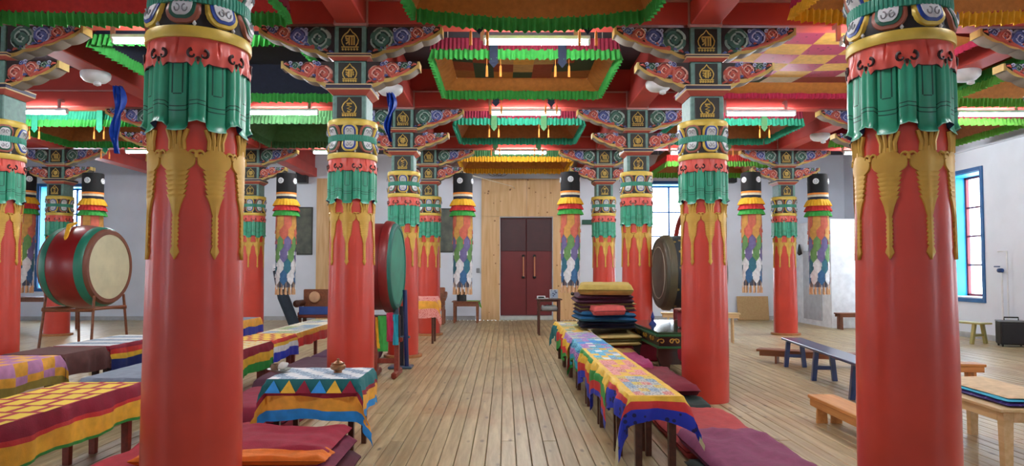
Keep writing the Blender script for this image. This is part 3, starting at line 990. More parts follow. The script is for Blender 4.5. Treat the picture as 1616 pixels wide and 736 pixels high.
def canopy(bk, y0, y1, hw, zr, zt, rf, rf2, sk, patches, label, sag=0.0, sides='nfrl', inset=0.16, ties=None, rh=0.15, r2h=0.17, near_skirt=True, cxo=0.0):
    cx = BAYS[bk] + cxo
    root = thing('fabric_canopy', label, 'canopy', (cx, (y0 + y1) / 2, zr), 0, 'fabric canopies hung between the beams')
    hd = (y1 - y0) / 2
    S = {'n': ((-hw, -hd), (hw, -hd), (0, -1)), 'f': ((-hw, hd), (hw, hd), (0, 1)), 'l': ((-hw, -hd), (-hw, hd), (-1, 0)), 'r': ((hw, -hd), (hw, hd), (1, 0))}
    H = zt - zr
    for k in sides:
        a, b, nrm = S[k]
        ruffle((a[0], a[1], 0), (b[0], b[1], 0), nrm, rh, rh, sag=sag, amp=0.030, wl=0.068).build('ruffle', F[rf], root, fix=False)
        if rf2:
            ruffle((a[0], a[1], 0), (b[0], b[1], 0), nrm, rh + r2h - 0.02, r2h, sag=sag, off=-0.015, amp=0.018).build('upper_ruffle', F[rf2], root, fix=False)
        ai = (a[0] * (1 - inset), a[1] * (1 - inset)); bi = (b[0] * (1 - inset), b[1] * (1 - inset))
        n = 24
        rows = []
        for t in (0, 0.33, 0.66, 1.0):
            row = []
            for q in range(n + 1):
                s = q / n
                x_ = (a[0] + (b[0] - a[0]) * s) * (1 - t) + (ai[0] + (bi[0] - ai[0]) * s) * t
                y_ = (a[1] + (b[1] - a[1]) * s) * (1 - t) + (ai[1] + (bi[1] - ai[1]) * s) * t
                z_ = rh * 0.9 + (H - rh * 0.9) * t - 0.03 * math.sin(PI * t) - sag * (1 - t) * math.sin(PI * s) + 0.008 * math.sin(q * 2.1)
                row.append((x_, y_, z_))
            rows.append(row)
        MB().rows(rows).build('skirt', F[sk], root, fix=False)
    # patched ceiling cloth
    mats = sorted(set(c for r_ in patches for c in r_))
    ny, nx = len(patches), len(patches[0])
    iw, idp = hw * (1 - inset), hd * (1 - inset)
    for_m = MB()
    sub = 4
    rows = []
    for j in range(ny * sub + 1):
        rows.append([(-iw + 2 * iw * i / (nx * sub), -idp + 2 * idp * j / (ny * sub), H - 0.05 * math.sin(PI * i / (nx * sub)) * math.sin(PI * j / (ny * sub))) for i in range(nx * sub + 1)])
    for_m.rows(rows, mfn=lambda j, k: mats.index(patches[j // sub][k // sub]))
    for_m.build('patchwork_cloth', [F[m] for m in mats], root, fix=False)
    for sx in (-1, 1):
        for sy in (-1, 1):
            MB().tube([(sx * iw, sy * idp, H - 0.01), (sx * iw, sy * idp, Z_CEIL - zr + 0.01)], 0.006, 5).build('hanging_cord', F['cream'], root)
    if ties:
        tcol, xs = ties
        for tx in xs:
            for yy in ((-hd - 0.05), (hd + 0.05)):
                mb = MB()
                mb.bbox((tx, yy, 0.12), (0.11, 0.008, 0.36), 0.002)
                mb.add([(tx - 0.07, yy, -0.04), (tx + 0.07, yy, -0.04), (tx, yy, -0.12), (tx, yy + 0.02, -0.05)], [(0, 1, 2), (0, 1, 3), (1, 2, 3), (2, 0, 3)])
                tie = mb.build('tie', F[tcol], root, smooth=False)
                for s in (-0.09, 0.09):
                    mb = MB()
                    mb.tube([(tx + s, yy, 0.0), (tx + s, yy, -0.08), (tx + s, yy, -0.10), (tx + s, yy, -0.24)], [0.003, 0.003, 0.014, 0.018], 8)
                    mb.build('tassel', F['tassel'], tie)
    return root
P_c = [['sand', 'rust', 'dkgreen', 'sand', 'rust', 'dkgreen', 'sand'], ['dkgreen', 'rust', 'sand', 'gold', 'sand', 'rust', 'dkgreen'],
       ['rust', 'dkgreen', 'rust', 'sand', 'rust', 'dkgreen', 'dkgreen'], ['brown', 'dkgreen', 'orange', 'dkgreen', 'rust', 'brown', 'brown']]
P_n = [['navy'] * 4] * 3
P_b = [['gold', 'pinkp', 'gold', 'pinkp', 'gold'], ['pinkp', 'gold', 'pinkp', 'gold', 'pinkp'], ['gold', 'pinkp', 'gold', 'pinkp', 'gold'], ['pinkp', 'gold', 'pinkp', 'gold', 'dkgreen'],
       ['gold', 'pinkp', 'gold', 'pinkp', 'cream'], ['cream', 'dkgreen', 'cream', 'rust', 'rust']]
P_g = [['mutedgreen', 'dkgreen', 'mutedgreen'], ['brown', 'mutedgreen', 'orange'], ['mutedgreen', 'brown', 'dkgreen']]
canopy('C', 5.2, 7.35, 1.22, 4.16, 4.75, 'green', None, 'orange', P_c, 'green-frilled orange canopy at the top edge of the picture over the aisle', sag=0.10, ties=('navy', (-0.55, 0.62)))
canopy('C', 9.1, 11.2, 1.24, 4.28, 4.58, 'green', 'maroon', 'orange', P_c, 'green and maroon frilled patchwork canopy over the middle of the aisle', ties=('navy', (-0.42, 0.48)))
canopy('C', 13.1, 15.1, 1.22, 4.25, 4.68, 'teal', 'maroon', 'brown', P_g, 'teal-green and maroon frilled canopy farther down the aisle', ties=('mutedgreen', (-0.48, 0.46)))
canopy('C', 17.5, 19.6, 1.42, 4.24, 4.72, 'yellow', 'mutedgreen', 'orange', P_g, 'yellow-frilled canopy in front of the plywood doorway')
canopy('B', 5.2, 7.35, 1.42, 4.19, 4.75, 'yellow', 'magenta', 'orange', P_c, 'yellow-frilled canopy at the top right of the picture', sag=0.06, cxo=0.05)
canopy('B', 8.5, 11.3, 1.55, 4.33, 4.53, 'magenta', None, 'orange', P_b, 'pink and gold checked canopy with orange border, right of the aisle', sides='frl', rh=0.09, cxo=-0.1)
canopy('B', 13.1, 15.1, 1.22, 4.25, 4.68, 'teal', 'maroon', 'brown', P_g, 'teal-frilled canopy behind the second light tube right of the aisle', ties=('mutedgreen', (-0.48, 0.46)))
canopy('B', 17.3, 19.4, 1.3, 4.1, 4.68, 'lime', 'red', 'brown', P_g, 'red and lime frilled canopy beyond the far right columns', cxo=0.9)
canopy('A', 5.2, 7.3, 1.55, 4.10, 4.75, 'green', 'maroon', 'red', P_c, 'green-frilled canopy at the top left of the picture', sag=0.02)
canopy('A', 8.5, 11.3, 1.25, 4.25, 4.80, 'green', None, 'navy', P_n, 'dark navy canopy edged with green frills, left of the aisle')
canopy('A', 12.8, 15.3, 1.3, 4.2, 4.70, 'mutedgreen', 'mutedgreen', 'mutedgreen', P_g, 'muted green canopy behind the light tube left of the aisle')
canopy('D', 13.0, 15.2, 1.3, 4.18, 4.70, 'green', 'teal', 'brown', P_g, 'green and brown canopy with yellow tassels in the far left bay', ties=('teal', (-0.6, 0.6)))
canopy('E', 9.0, 11.3, 1.35, 4.2, 4.72, 'lime', 'green', 'orange', P_g, 'lime-frilled canopy nearest the right wall window')
canopy('E', 12.9, 15.2, 1.35, 4.22, 4.72, 'lime', 'maroon', 'brown', P_g, 'second lime-frilled canopy at the right wall')

# ================================================================ FIXTURES UNDER THE BEAMS
def dome(x, y, lab):
    r = thing('ceiling_fixture', lab, 'ceiling lamp', (x, y, 4.35), 0, 'white fixtures under the long beams')
    MB().lathe([(0.19, 0.0), (0.2, -0.02), (0.19, -0.08), (0.14, -0.13), (0.06, -0.15), (0.0, -0.15)], 24, cap=False).build('dome', FIXW, r)
    MB().lathe([(0.03, -0.14), (0.05, -0.16), (0.05, -0.19), (0.0, -0.21)], 14, (0.05, -0.04, 0), cap=False).build('knob', FIXW, r)
dome(XOL, 10.0, 'white domed ceiling fixture under the beam on the far left')
dome(XL, 10.7, 'white ceiling fixture from which a blue scarf hangs, left of the aisle')
dome(XR, 10.4, 'white domed ceiling fixture beside the carved bracket right of the aisle')
dome(XOR, 9.8, 'small white ceiling fixture right of the nearest right column')
dome(XOR, 14.4, 'white domed ceiling fixture left of the nearest right column capital')
def scarf(x, y, z0, z1, w_, lab):
    rows = []
    n = 26
    for k in range(n + 1):
        t = k / n
        z = z0 + (z1 - z0) * t
        wd = w_ * (0.55 + 0.65 * abs(math.sin(t * 6.5 + 0.4))) * (1 - 0.55 * t ** 3)
        row = []
        for i in range(9):
            u = -1 + i / 4
            row.append((x + u * wd + 0.035 * math.sin(t * 7), y + 0.04 * math.sin(u * 7 + t * 5), z))
        rows.append(row)
    rows2 = [[(p[0], p[1] + 0.012, p[2]) for p in r_] for r_ in rows]
    mb = MB().rows(rows); mb.rows(rows2)
    tag(mb.build('silk_scarf', fabric('scarf_blue', (22, 66, 168), rough=0.45)), lab, 'scarf')
scarf(XL + 0.03, 10.5, 4.20, 3.45, 0.06, 'blue silk scarf hanging above the green-headed drum')
scarf(XOL - 0.02, 10.6, 4.32, 3.28, 0.075, 'blue silk scarf hanging above the red drum on the left')

# ================================================================ HANGING BANNERS
def make_banner():
    r = empty('hanging_banner')
    MB().lathe([(0.0, 3.80), (0.215, 3.80), (0.228, 3.79), (0.228, 3.36), (0.22, 3.35)], 32, cap=False).build('black_cap', F['black'], r, angle=30)
    em = None
    for k in range(4):
        a = k * PI / 2
        mb = MB()
        M = Matrix.Rotation(a, 3, 'Z') @ Matrix.Rotation(PI / 2, 3, 'X')
        mb.lathe([(0.068, -0.02), (0.068, 0.008), (0.058, 0.014), (0.0, 0.014)], 18, M @ Vector((0, 3.62, 0.226)), M=M, cap=False)
        e = mb.build('emblem', F['white'], r, angle=30)
        mb = MB()
        for q in range(5):
            b = q * 2 * PI / 5
            mb.lathe([(0.014, 0.012), (0.012, 0.018), (0, 0.019)], 8, M @ Vector((0.034 * math.cos(b), 3.62 + 0.034 * math.sin(b), 0.226)), M=M, cap=False)
        mb.build('emblem_print', mat('emblem_grey', (150, 160, 172)), e)['kind'] = 'stuff'
    MB().lathe([(0.222, 3.355), (0.23, 3.35), (0.23, 3.31), (0.228, 3.305), (0.228, 3.26), (0.224, 3.255), (0.224, 3.19)], 32, cap=False, mfn=lambda j: [0, 0, 1, 1, 2, 2][j]).build('striped_collar', [F['tassel'], F['cream'], F['navy']], r, angle=30)
    for z, c in ((3.20, 'yellow'), (3.08, 'red'), (2.96, 'green')):
        rows = []
        n = 120
        for t in (0, 0.35, 0.7, 1.0):
            row = []
            for k in range(n):
                a = 2 * PI * k / n
                rr = 0.226 + 0.075 * t ** 0.7 + 0.014 * t * math.sin(a * 24 + z * 9) + 0.006 * math.sin(a * 7 + z)
                row.append((rr * math.cos(a), rr * math.sin(a), z - 0.155 * t))
            rows.append(row)
        MB().rows(rows, closed=True).build('frill', F[c], r, fix=False)
    MB().lathe([(0.19, 2.9), (0.19, 1.15)], 24, cap=False).build('inner_tube', fabric('banner_core', (88, 92, 110)), r)
    tiers = [(2.84, 'gold', 'salmon', 0), (2.60, 'salmon', 'gold', 1), (2.34, 'green', 'purple', 0), (2.08, 'purple', 'green', 1), (1.82, 'white', 'turqd', 0), (1.56, 'steel', 'white', 1)]
    cmap = {'gold': fabric('tongue_gold', (212, 158, 84)), 'salmon': fabric('tongue_salmon', (212, 112, 92)), 'green': fabric('tongue_green', (110, 156, 96)), 'purple': fabric('tongue_purple', (118, 110, 158)),
            'white': F['white'], 'turqd': fabric('tongue_teal', (58, 118, 138)), 'steel': fabric('tongue_blue', (66, 112, 160))}
    NT = 8
    for ti, (z, ca, cb, off) in enumerate(tiers):
        ends = MB()
        rr0 = 0.226 - 0.003 * ti
        L = 0.36
        for k in range(NT):
            a0 = 2 * PI * (k + 0.5 * off) / NT
            hw = PI / NT * 0.97
            rows = []
            for t in (0, 0.4, 0.72, 0.86, 1.0):
                wd = hw if t <= 0.72 else hw * (1 - (t - 0.72) / 0.28 * 0.95)
                rows.append([((rr0 + 0.012 * t) * math.sin(a0 + u * wd), -(rr0 + 0.012 * t) * math.cos(a0 + u * wd), z - L * t) for u in (-1, -0.5, 0, 0.5, 1)])
            ends.rows(rows, mi=k % 2)
            tip = rows[-1][2]
            ends.tube([tip, (tip[0], tip[1], tip[2] - 0.09)], [0.006, 0.014], 6, mi=2)
        ends.build('tongue_tier', [cmap[ca], cmap[cb], cmap['white'] if ti > 1 else cmap['salmon']], r, fix=False)
    mb = MB()
    for k in range(14):
        a = 2 * PI * k / 14
        x_, y_ = 0.21 * math.cos(a), 0.21 * math.sin(a)
        mb.tube([(x_, y_, 1.30), (x_, y_, 1.16), (x_, y_, 1.14), (x_, y_, 0.98)], [0.004, 0.004, 0.016, 0.022], 7)
    mb.build('tassels', fabric('tassel_beige', (226, 182, 140)), r)['kind'] = 'stuff'
    mb = MB(); mb.tube([(0, 0, 3.79), (0, 0, 3.96)], 0.012, 6); mb.build('cord', BLACK, r)
    return r
bn0 = None
for cx, s, rot, lab in ((XFL, -1, -0.6, 'patchwork banner leftmost of all, beside the picture edge'), (XFL, 1, 0.0, 'patchwork banner hanging just right of the red drum column'),
                        (XOL, 1, -0.3, 'patchwork banner on the left in front of the dark wall hanging'), (XL, 1, -0.25, 'patchwork banner left of the plywood doorway'),
                        (XR, -1, -0.05, 'patchwork banner just right of the red door'), (XOR, -1, 0.5, 'patchwork banner left of the far right column'),
                        (XOR, 1, -0.6, 'patchwork banner right of the far right column, before the white partition')):
    if bn0 is None:
        b = bn0 = make_banner()
    else:
        b = copy_tree(bn0)
    b.location = (cx + s * 0.79, ROWS[3] - 0.05, 0.0 if s < 0 else -0.04)
    b.rotation_euler.z = rot
    tag(b, lab, 'banner', 'cylindrical patchwork banners')
# ================================================================ TABLES, CLOTHS
WDARK = wood('dark_table', (66, 34, 24), (92, 50, 34), rough=0.4, coat=0.1)
WBROWN = wood('brown_table', (112, 62, 38), (140, 84, 52), rough=0.45)
WPINE = wood('pine', (196, 128, 62), (220, 158, 90), rough=0.5)
WPALE = wood('pale_pine', (206, 170, 116), (224, 194, 146), rough=0.5)
WRED = wood('red_wood', (118, 44, 30), (146, 60, 42), rough=0.45)
def table(x0, x1, y0, y1, h, m, label, group=None, leg=0.05, apron=0.09, top=0.025, over=0.02, inset=0.02, shelf=None, rz=0.0, name='low_table', cat='table'):
    cx, cy = (x0 + x1) / 2, (y0 + y1) / 2
    W, D = (x1 - x0) / 2, (y1 - y0) / 2
    r = thing(name, label, cat, (cx, cy, 0), rz, group)
    MB().bbox((0, 0, h - top / 2), (2 * W, 2 * D, top), 0.004).build('table_top', m, r, smooth=False)
    a, b = W - over - inset, D - over - inset
    for sx in (-1, 1):
        for sy in (-1, 1):
            mb = MB(); mb.box((sx * (a - leg / 2), sy * (b - leg / 2), (h - top) / 2), (leg * 0.8, leg * 0.8, h - top), top=(1.25, 1.25))
            mb.build('leg', m, r, smooth=False)
    for sy in (-1, 1):
        MB().bbox((0, sy * (b - 0.012), h - top - apron / 2), (2 * a - 2 * leg, 0.022, apron), 0.003).build('apron', m, r, smooth=False)
    for sx in (-1, 1):
        MB().bbox((sx * (a - 0.012), 0, h - top - apron / 2), (0.022, 2 * b - 2 * leg, apron), 0.003).build('apron', m, r, smooth=False)
    if shelf:
        MB().bbox((0, 0, shelf), (2 * a - 0.01, 2 * b - 0.01, 0.018), 0.003).build('shelf', m, r, smooth=False)
    return r

def cuts(a0, a1, edges, step):
    pts = set([round(a0, 4), round(a1, 4)])
    for e in edges:
        if a0 < e < a1: pts.add(round(e, 4))
    pts = sorted(pts)
    out = []
    for p, q in zip(pts[:-1], pts[1:]):
        n = max(1, int(math.ceil((q - p) / step)))
        out += [p + (q - p) * k / n for k in range(n)]
    return out + [pts[-1]]

def cloth(label, x0, x1, y0, y1, z, drops, bands, mats, topfn, border=(), corner=1.0, name='tablecloth', cat='tablecloth', group=None, ripple=0.014, tops=None, seed=0, hangfn=None, swag=0.0):
    """drops: (left, right, near, far); bands: [(width, material index)] outward from the table edge"""
    dl, dr_, dn, df = drops
    ed, acc = [], 0
    for wd, mi in bands[:-1]:
        acc += wd; ed.append(acc)
    bx = [x0, x1] + [x0 - e for e in ed] + [x1 + e for e in ed] + (tops[0] if tops else [])
    by = [y0, y1] + [y0 - e for e in ed] + [y1 + e for e in ed] + (tops[1] if tops else [])
    xs = cuts(x0 - dl, x1 + dr_, bx, 0.045)
    ys = cuts(y0 - dn, y1 + df, by, 0.045)
    cx, cy = (x0 + x1) / 2, (y0 + y1) / 2
    sd = seed * 1.7
    def P(a, b):
        ax = x0 - a if a < x0 else (a - x1 if a > x1 else 0)
        ay = y0 - b if b < y0 else (b - y1 if b > y1 else 0)
        sx = -1 if a < x0 else (1 if a > x1 else 0)
        sy = -1 if b < y0 else (1 if b > y1 else 0)
        px, py = min(max(a, x0), x1), min(max(b, y0), y1)
        pz = z + 0.003
        c = min(ax, ay)
        m_ = max(ax, ay)
        if ax or ay:
            if ax >= ay:
                sw = math.sin(PI * (py - y0) / (y1 - y0)) if y1 > y0 else 0
            else:
                sw = 0.4 * math.sin(PI * (px - x0) / (x1 - x0))
            pz -= m_ * (1 - swag * sw) + c * 0.72 * corner
            o = 0.010 + c * 0.42
            w_ = ripple * min(1, m_ / 0.12)
            if ax: px += sx * (o + w_ * (1 + math.sin(b * 15 + sd) + 0.5 * math.sin(b * 37 + sd)))
            if ay: py += sy * (o + w_ * (1 + math.sin(a * 21 + sd + 1) + 0.5 * math.sin(a * 47 + sd)))
            pz += 0.012 * math.sin(a * 9 + b * 8 + sd) * min(1, m_ / 0.15)
            if pz < 0.02: pz = 0.02
        else:
            pz += 0.0015 * math.sin(a * 30 + sd) * math.sin(b * 26)
        return (px - cx, py - cy, pz)
    rows = [[P(a, b) for a in xs] for b in ys]
    def mf(j, k):
        a, b = (xs[k] + xs[k + 1]) / 2, (ys[j] + ys[j + 1]) / 2
        ax = x0 - a if a < x0 else (a - x1 if a > x1 else 0)
        ay = y0 - b if b < y0 else (b - y1 if b > y1 else 0)
        d = max(ax, ay)
        if d > 0 and hangfn:
            return hangfn(a - x0, b - y0, d)
        if d > 0:
            acc = 0
            for wd, mi in bands:
                acc += wd
                if d <= acc: return mi
            return bands[-1][1]
        return topfn(a - x0, b - y0)
    o = MB().rows(rows, mfn=mf).build(name, mats, None, angle=60, fix=False)
    o.location = (cx, cy, 0)
    return tag(o, label, cat, group)

def patch_top(W, D, nx, ny, idx, bidx, bw, seed):
    r_ = random.Random(seed)
    tabl = [[r_.choice(idx) for _ in range(nx)] for _ in range(ny)]
    def fn(u, v):
        if u < bw or v < bw or u > W - bw or v > D - bw: return bidx
        i = min(nx - 1, int((u - bw) / (W - 2 * bw) * nx)); j = min(ny - 1, int((v - bw) / (D - 2 * bw) * ny))
        return tabl[j][i]
    return fn
def patch_edges(x0, x1, y0, y1, nx, ny, bw):
    return ([x0 + bw + (x1 - x0 - 2 * bw) * k / nx for k in range(nx + 1)], [y0 + bw + (y1 - y0 - 2 * bw) * k / ny for k in range(ny + 1)])

FB = {
    'yellow': fabric('c_yellow', (236, 190, 52), rough=0.55), 'red': fabric('c_red', (206, 46, 42), rough=0.5), 'blue': fabric('c_blue', (28, 52, 178), rough=0.45),
    'royal': brocade('royal', (20, 46, 176), (12, 18, 84), 20, 0.3), 'sky': fabric('c_sky', (40, 150, 226), rough=0.5), 'green': fabric('c_green', (34, 150, 58), rough=0.5), 'maroon': fabric('c_maroon', (142, 26, 52)),
    'orange': fabric('c_orange', (240, 174, 58), rough=0.5), 'white': fabric('c_white', (222, 226, 228)), 'pale': fabric('c_pale_lining', (206, 200, 156)),
    'teal': fabric('c_teal', (24, 110, 112)), 'lilac': fabric('c_lilac', (196, 138, 178)), 'brown': fabric('c_brown', (96, 58, 54)), 'olive': fabric('c_olive', (150, 132, 56)),
    'p1': brocade('p1', (200, 198, 190), (96, 110, 120), 60, 0.4), 'p2': brocade('p2', (216, 196, 96), (170, 88, 60), 55, 0.35), 'p3': brocade('p3', (150, 176, 196), (70, 86, 120), 62, 0.38),
    'p4': brocade('p4', (206, 112, 106), (236, 220, 190), 50, 0.34), 'p5': brocade('p5', (140, 164, 110), (226, 220, 160), 58, 0.36), 'p6': brocade('p6', (96, 196, 222), (30, 100, 170), 45, 0.4),
    'p7': brocade('p7', (160, 110, 190), (226, 190, 226), 48, 0.34), 'p8': brocade('p8', (236, 160, 150), (204, 70, 70), 46, 0.34), 'p9': brocade('p9', (228, 222, 200), (190, 170, 70), 52, 0.3),
    'grey': fabric('c_greyblue', (130, 142, 158)), 'turq': fabric('c_turq', (54, 170, 200)),
}
def M_(*k): return [FB[q] for q in k]

# --- right-hand row of low tables along the aisle
TX0, TX1, TZ = 0.86, 1.23, 0.62
seg = [4.82, 5.78, 6.80, 7.84, 8.88, 9.92, 10.96, 12.0]
nm = ['nearest the camera, blue cloth reaching the floor', 'second in the right row, under a pink patched cloth', 'third in the right row, under a green edged cloth', 'fourth in the right row, under a sky blue cloth',
      'fifth in the right row, under a grey patched cloth', 'sixth in the right row, under a yellow patched cloth', 'last in the right row, beside the blanket stack']
for k in range(7):
    table(TX0, TX1, seg[k] + 0.01, seg[k + 1] - 0.01, TZ, WDARK, 'narrow dark wood table ' + nm[k], 'narrow tables right of the aisle', leg=0.055, apron=0.12)
W_, D_ = TX1 - TX0, 1.04
def rcloth(k, label, bands, mats, idx, bidx, bw, nx, ny, drops, corner=1.0, dz=0.0, y_over=(0, 0), hangfn=None):
    y0, y1 = seg[k] - y_over[0], seg[k + 1] + y_over[1]
    cloth(label, TX0, TX1, y0, y1, TZ + dz, drops, bands, mats, patch_top(W_, y1 - y0, nx, ny, idx, bidx, bw, 5 + k), corner=corner, tops=patch_edges(TX0, TX1, y0, y1, nx, ny, bw), group='patchwork cloths on the right row of tables', seed=k, swag=0.42, ripple=0.022, hangfn=hangfn)
rcloth(6, 'yellow and grey patched cloth with teal corner, last on the right row', [(0.06, 0), (0.20, 1)], M_('yellow', 'teal', 'p2', 'p1', 'p9', 'p5'), [2, 3, 4, 5], 0, 0.03, 3, 6, (0.30, 0.12, 0.0, 0.20), dz=0.0)
rcloth(5, 'pale yellow patched cloth with green hem, sixth on the right row', [(0.10, 0), (0.16, 1), (0.2, 2)], M_('yellow', 'red', 'green', 'p9', 'p5', 'p2', 'olive'), [3, 4, 5, 0], 0, 0.03, 4, 7, (0.40, 0.14, 0.02, 0.0), dz=0.002)
rcloth(4, 'grey patched cloth with yellow and red hem, fifth on the right row', [(0.10, 5), (0.16, 0), (0.12, 1), (0.1, 2)], M_('yellow', 'red', 'green', 'p1', 'p3', 'p7'), [3, 4, 5], 3, 0.02, 4, 7, (0.44, 0.14, 0.03, 0.0), dz=0.004)
rcloth(3, 'sky blue and violet patched cloth, fourth on the right row', [(0.10, 0), (0.12, 1), (0.1, 2), (0.1, 3)], M_('p6', 'p7', 'turq', 'green', 'sky', 'p3', 'white'), [0, 1, 2, 4, 5, 6], 0, 0.02, 4, 7, (0.36, 0.16, 0.03, 0.0), dz=0.006)
rcloth(2, 'green and white patched cloth with yellow, red and blue hem, third on right row', [(0.05, 0), (0.12, 1), (0.12, 2), (0.14, 3)], M_('green', 'yellow', 'red', 'blue', 'p6', 'white', 'p5', 'p3'), [4, 5, 6, 7, 1], 1, 0.04, 4, 6, (0.43, 0.16, 0.05, 0.0), dz=0.008)
rcloth(1, 'pink patched cloth with yellow and green border, second on the right row', [(0.09, 0), (0.12, 1), (0.12, 2), (0.12, 3)], M_('yellow', 'green', 'red', 'blue', 'p8', 'p4', 'white'), [4, 5, 4, 0], 0, 0.04, 4, 6, (0.40, 0.16, 0.06, 0.0), dz=0.010)
rcloth(0, 'patched tablecloth with yellow border and shiny royal blue hem, nearest on right', [(0.07, 1), (0.025, 1), (0.17, 2), (0.16, 2)], M_('yellow', 'red', 'royal', 'p1', 'p3', 'p2', 'p4', 'pale'), [3, 4, 3, 5, 6], 0, 0.045, 4, 6, (0.30, 0.16, 0.20, 0.0), dz=0.012, corner=1.25,
       hangfn=lambda u, v, d: 7 if (v < -0.115 and (u < -0.115 or u > W_ + 0.10)) else (0 if d < 0.05 else (1 if d < 0.095 else 2)))

# --- left aisle table with blue-hemmed cloth
LX0, LX1, LY0, LY1, LZ = -1.88, -1.16, 5.56, 6.20, 0.64
table(LX0, LX1, LY0, LY1, LZ, WDARK, 'dark low table under the blue and yellow cloth, left of the aisle', leg=0.05, apron=0.11)
def tri_top(u, v):
    return 5 if int(u / 0.127 + v / 0.16) % 2 else 6
o = cloth('tablecloth with triangles, yellow stripe and sky blue hem, left of the aisle', LX0, LX1, LY0, LY1, LZ, (0.34, 0.30, 0.32, 0.05),
          [(0.10, 3), (0.035, 2), (0.105, 0), (0.13, 1)], M_('orange', 'sky', 'maroon', 'teal', 'yellow', 'p3', 'white'), tri_top, corner=1.0, ripple=0.016, seed=3)
# pointed patches along the front hang
n = 6
for k in range(n):
    xa = LX0 + (LX1 - LX0) * k / n
    xb = LX0 + (LX1 - LX0) * (k + 1) / n
    xm = (xa + xb) / 2
    yy = LY0 - 0.050
    p = [(xa, yy, LZ - 0.10), (xb, yy, LZ - 0.10), (xm, LY0 - 0.016, LZ - 0.006)]
    q = [(x_, y_ + 0.006, z_) for x_, y_, z_ in p]
    mb = MB().add(p + q, [(0, 1, 2), (3, 5, 4), (0, 3, 4, 1), (1, 4, 5, 2), (2, 5, 3, 0)])
    o2 = mb.build('triangle_patch', FB[('sky', 'yellow', 'maroon')[k % 3]], o, smooth=False)
    o2.location = (-(LX0 + LX1) / 2, -(LY0 + LY1) / 2, 0)
# bowl of offerings with a white conch, and a small pot
r = thing('offering_dish', 'small dish with a white conch shell on the left table', 'dish', (-1.90, 5.92, LZ + 0.006))
MB().lathe([(0.0, 0.0), (0.05, 0.0), (0.09, 0.02), (0.098, 0.03), (0.085, 0.026), (0.04, 0.012), (0.0, 0.012)], 24, cap=False).build('dish', mat('dish_grey', (150, 152, 140), rough=0.3), r)
mb = MB(); mb.lathe([(0.0, -0.05), (0.022, -0.03), (0.035, 0.0), (0.03, 0.02), (0.018, 0.035), (0.008, 0.05), (0, 0.055)], 14, (0.03, 0, 0.05), M=Matrix.Rotation(1.1, 3, 'Y'), cap=False)
mb.build('conch', mat('conch_white', (224, 222, 214), rough=0.3), r)
mb = MB(); mb.lathe([(0.0, 0.0), (0.03, 0.0), (0.034, 0.03), (0.026, 0.05), (0.03, 0.055)], 14, (-0.04, 0.01, 0.012), cap=False); mb.build('cup', mat('cup_brown', (120, 92, 70)), r)
r = thing('incense_pot', 'small brass incense pot on the left table', 'pot', (-1.40, 5.90, LZ + 0.006))
MB().lathe([(0.0, 0.0), (0.035, 0.0), (0.03, 0.012), (0.06, 0.03), (0.065, 0.055), (0.05, 0.07), (0.056, 0.078), (0.04, 0.07)], 20, cap=False).build('pot_body', mat('brass_old', (148, 104, 66), metal=0.5, rough=0.4), r)
MB().lathe([(0.05, 0.072), (0.03, 0.09), (0.01, 0.1), (0.012, 0.112), (0, 0.118)], 16, cap=False).build('lid', mat('brass_old', (148, 104, 66)), r)

# --- left rows of tables
def lrow(y0, y1, x0, x1, label, clabel, bands, mats, topfn, drops, wood_=WDARK, z=0.62, tops=None, legs=True, seed=0, hangfn=None):
    table(x0, x1, y0, y1, z, wood_, label, 'low tables on the left side', leg=0.06, apron=0.08)
    cloth(clabel, x0, x1, y0, y1, z, drops, bands, mats, topfn, group='cloths on the left side tables', tops=tops, seed=seed, hangfn=hangfn)
AX0, AX1 = -3.45, -2.86
YR = brickcloth('yellow_on_red', (250, 214, 66), (184, 44, 48), 0.15, 0.22, 0.022)
lrow(3.2, 5.55, AX0, AX1, 'long low table under the red and yellow cloth, bottom left', 'red cloth with rows of yellow ovals and a yellow and green hem, bottom left',
     [(0.10, 1), (0.03, 2), (0.12, 3), (0.05, 4)], [YR] + M_('maroon', 'red', 'yellow', 'green'), lambda u, v: 0, (0.26, 0.27, 0.2, 0.15), wood_=WRED, seed=1)
lrow(5.75, 7.25, AX0, AX1, 'low table under the grey-blue cloth behind the nearest left column', 'faded grey-blue cloth left of the nearest left column', [(0.12, 0), (0.1, 1)], M_('grey', 'teal'), lambda u, v: 0, (0.12, 0.2, 0.03, 0.03), wood_=WRED, seed=2)
lrow(7.30, 8.75, AX0, AX1 - 0.05, 'low table just right of the nearest left column, second from front', 'white and yellow cloth with jagged red edge and green hem, left side',
     [(0.10, 1), (0.10, 2), (0.06, 3)], [brickcloth('white_on_yellow', (232, 220, 176), (230, 176, 60), 0.2, 0.1, 0.014)] + M_('maroon', 'yellow', 'green'), lambda u, v: 0, (0.14, 0.3, 0.05, 0.02), wood_=WRED, seed=3)
lrow(8.80, 9.75, AX0, AX1 - 0.05, 'low table under the red, yellow and blue striped cloth on the left', 'red, white, yellow and blue striped cloth on the left row of tables',
     [(0.05, 1), (0.04, 2), (0.07, 3), (0.12, 4)], [YR] + M_('red', 'yellow', 'white', 'blue'), lambda u, v: 0, (0.14, 0.27, 0.02, 0.02), wood_=WRED, seed=4)
lrow(9.80, 12.6, AX0, AX1 - 0.05, 'long low table just left of the second left column', 'pale patched cloth with yellow and orange-red hem beside the second left column',
     [(0.07, 1), (0.12, 2), (0.05, 2)], M_('p1', 'orange', 'red', 'p9', 'p5', 'p3'), patch_top(0.54, 2.8, 3, 9, [0, 3, 4, 5], 3, 0.03, 9), (0.14, 0.2, 0.02, 0.02), wood_=WRED, seed=5)
BX0, BX1 = -5.25, -4.6
CH = lambda u, v: 0 if (int(u / 0.16) + int(v / 0.2)) % 2 else 1
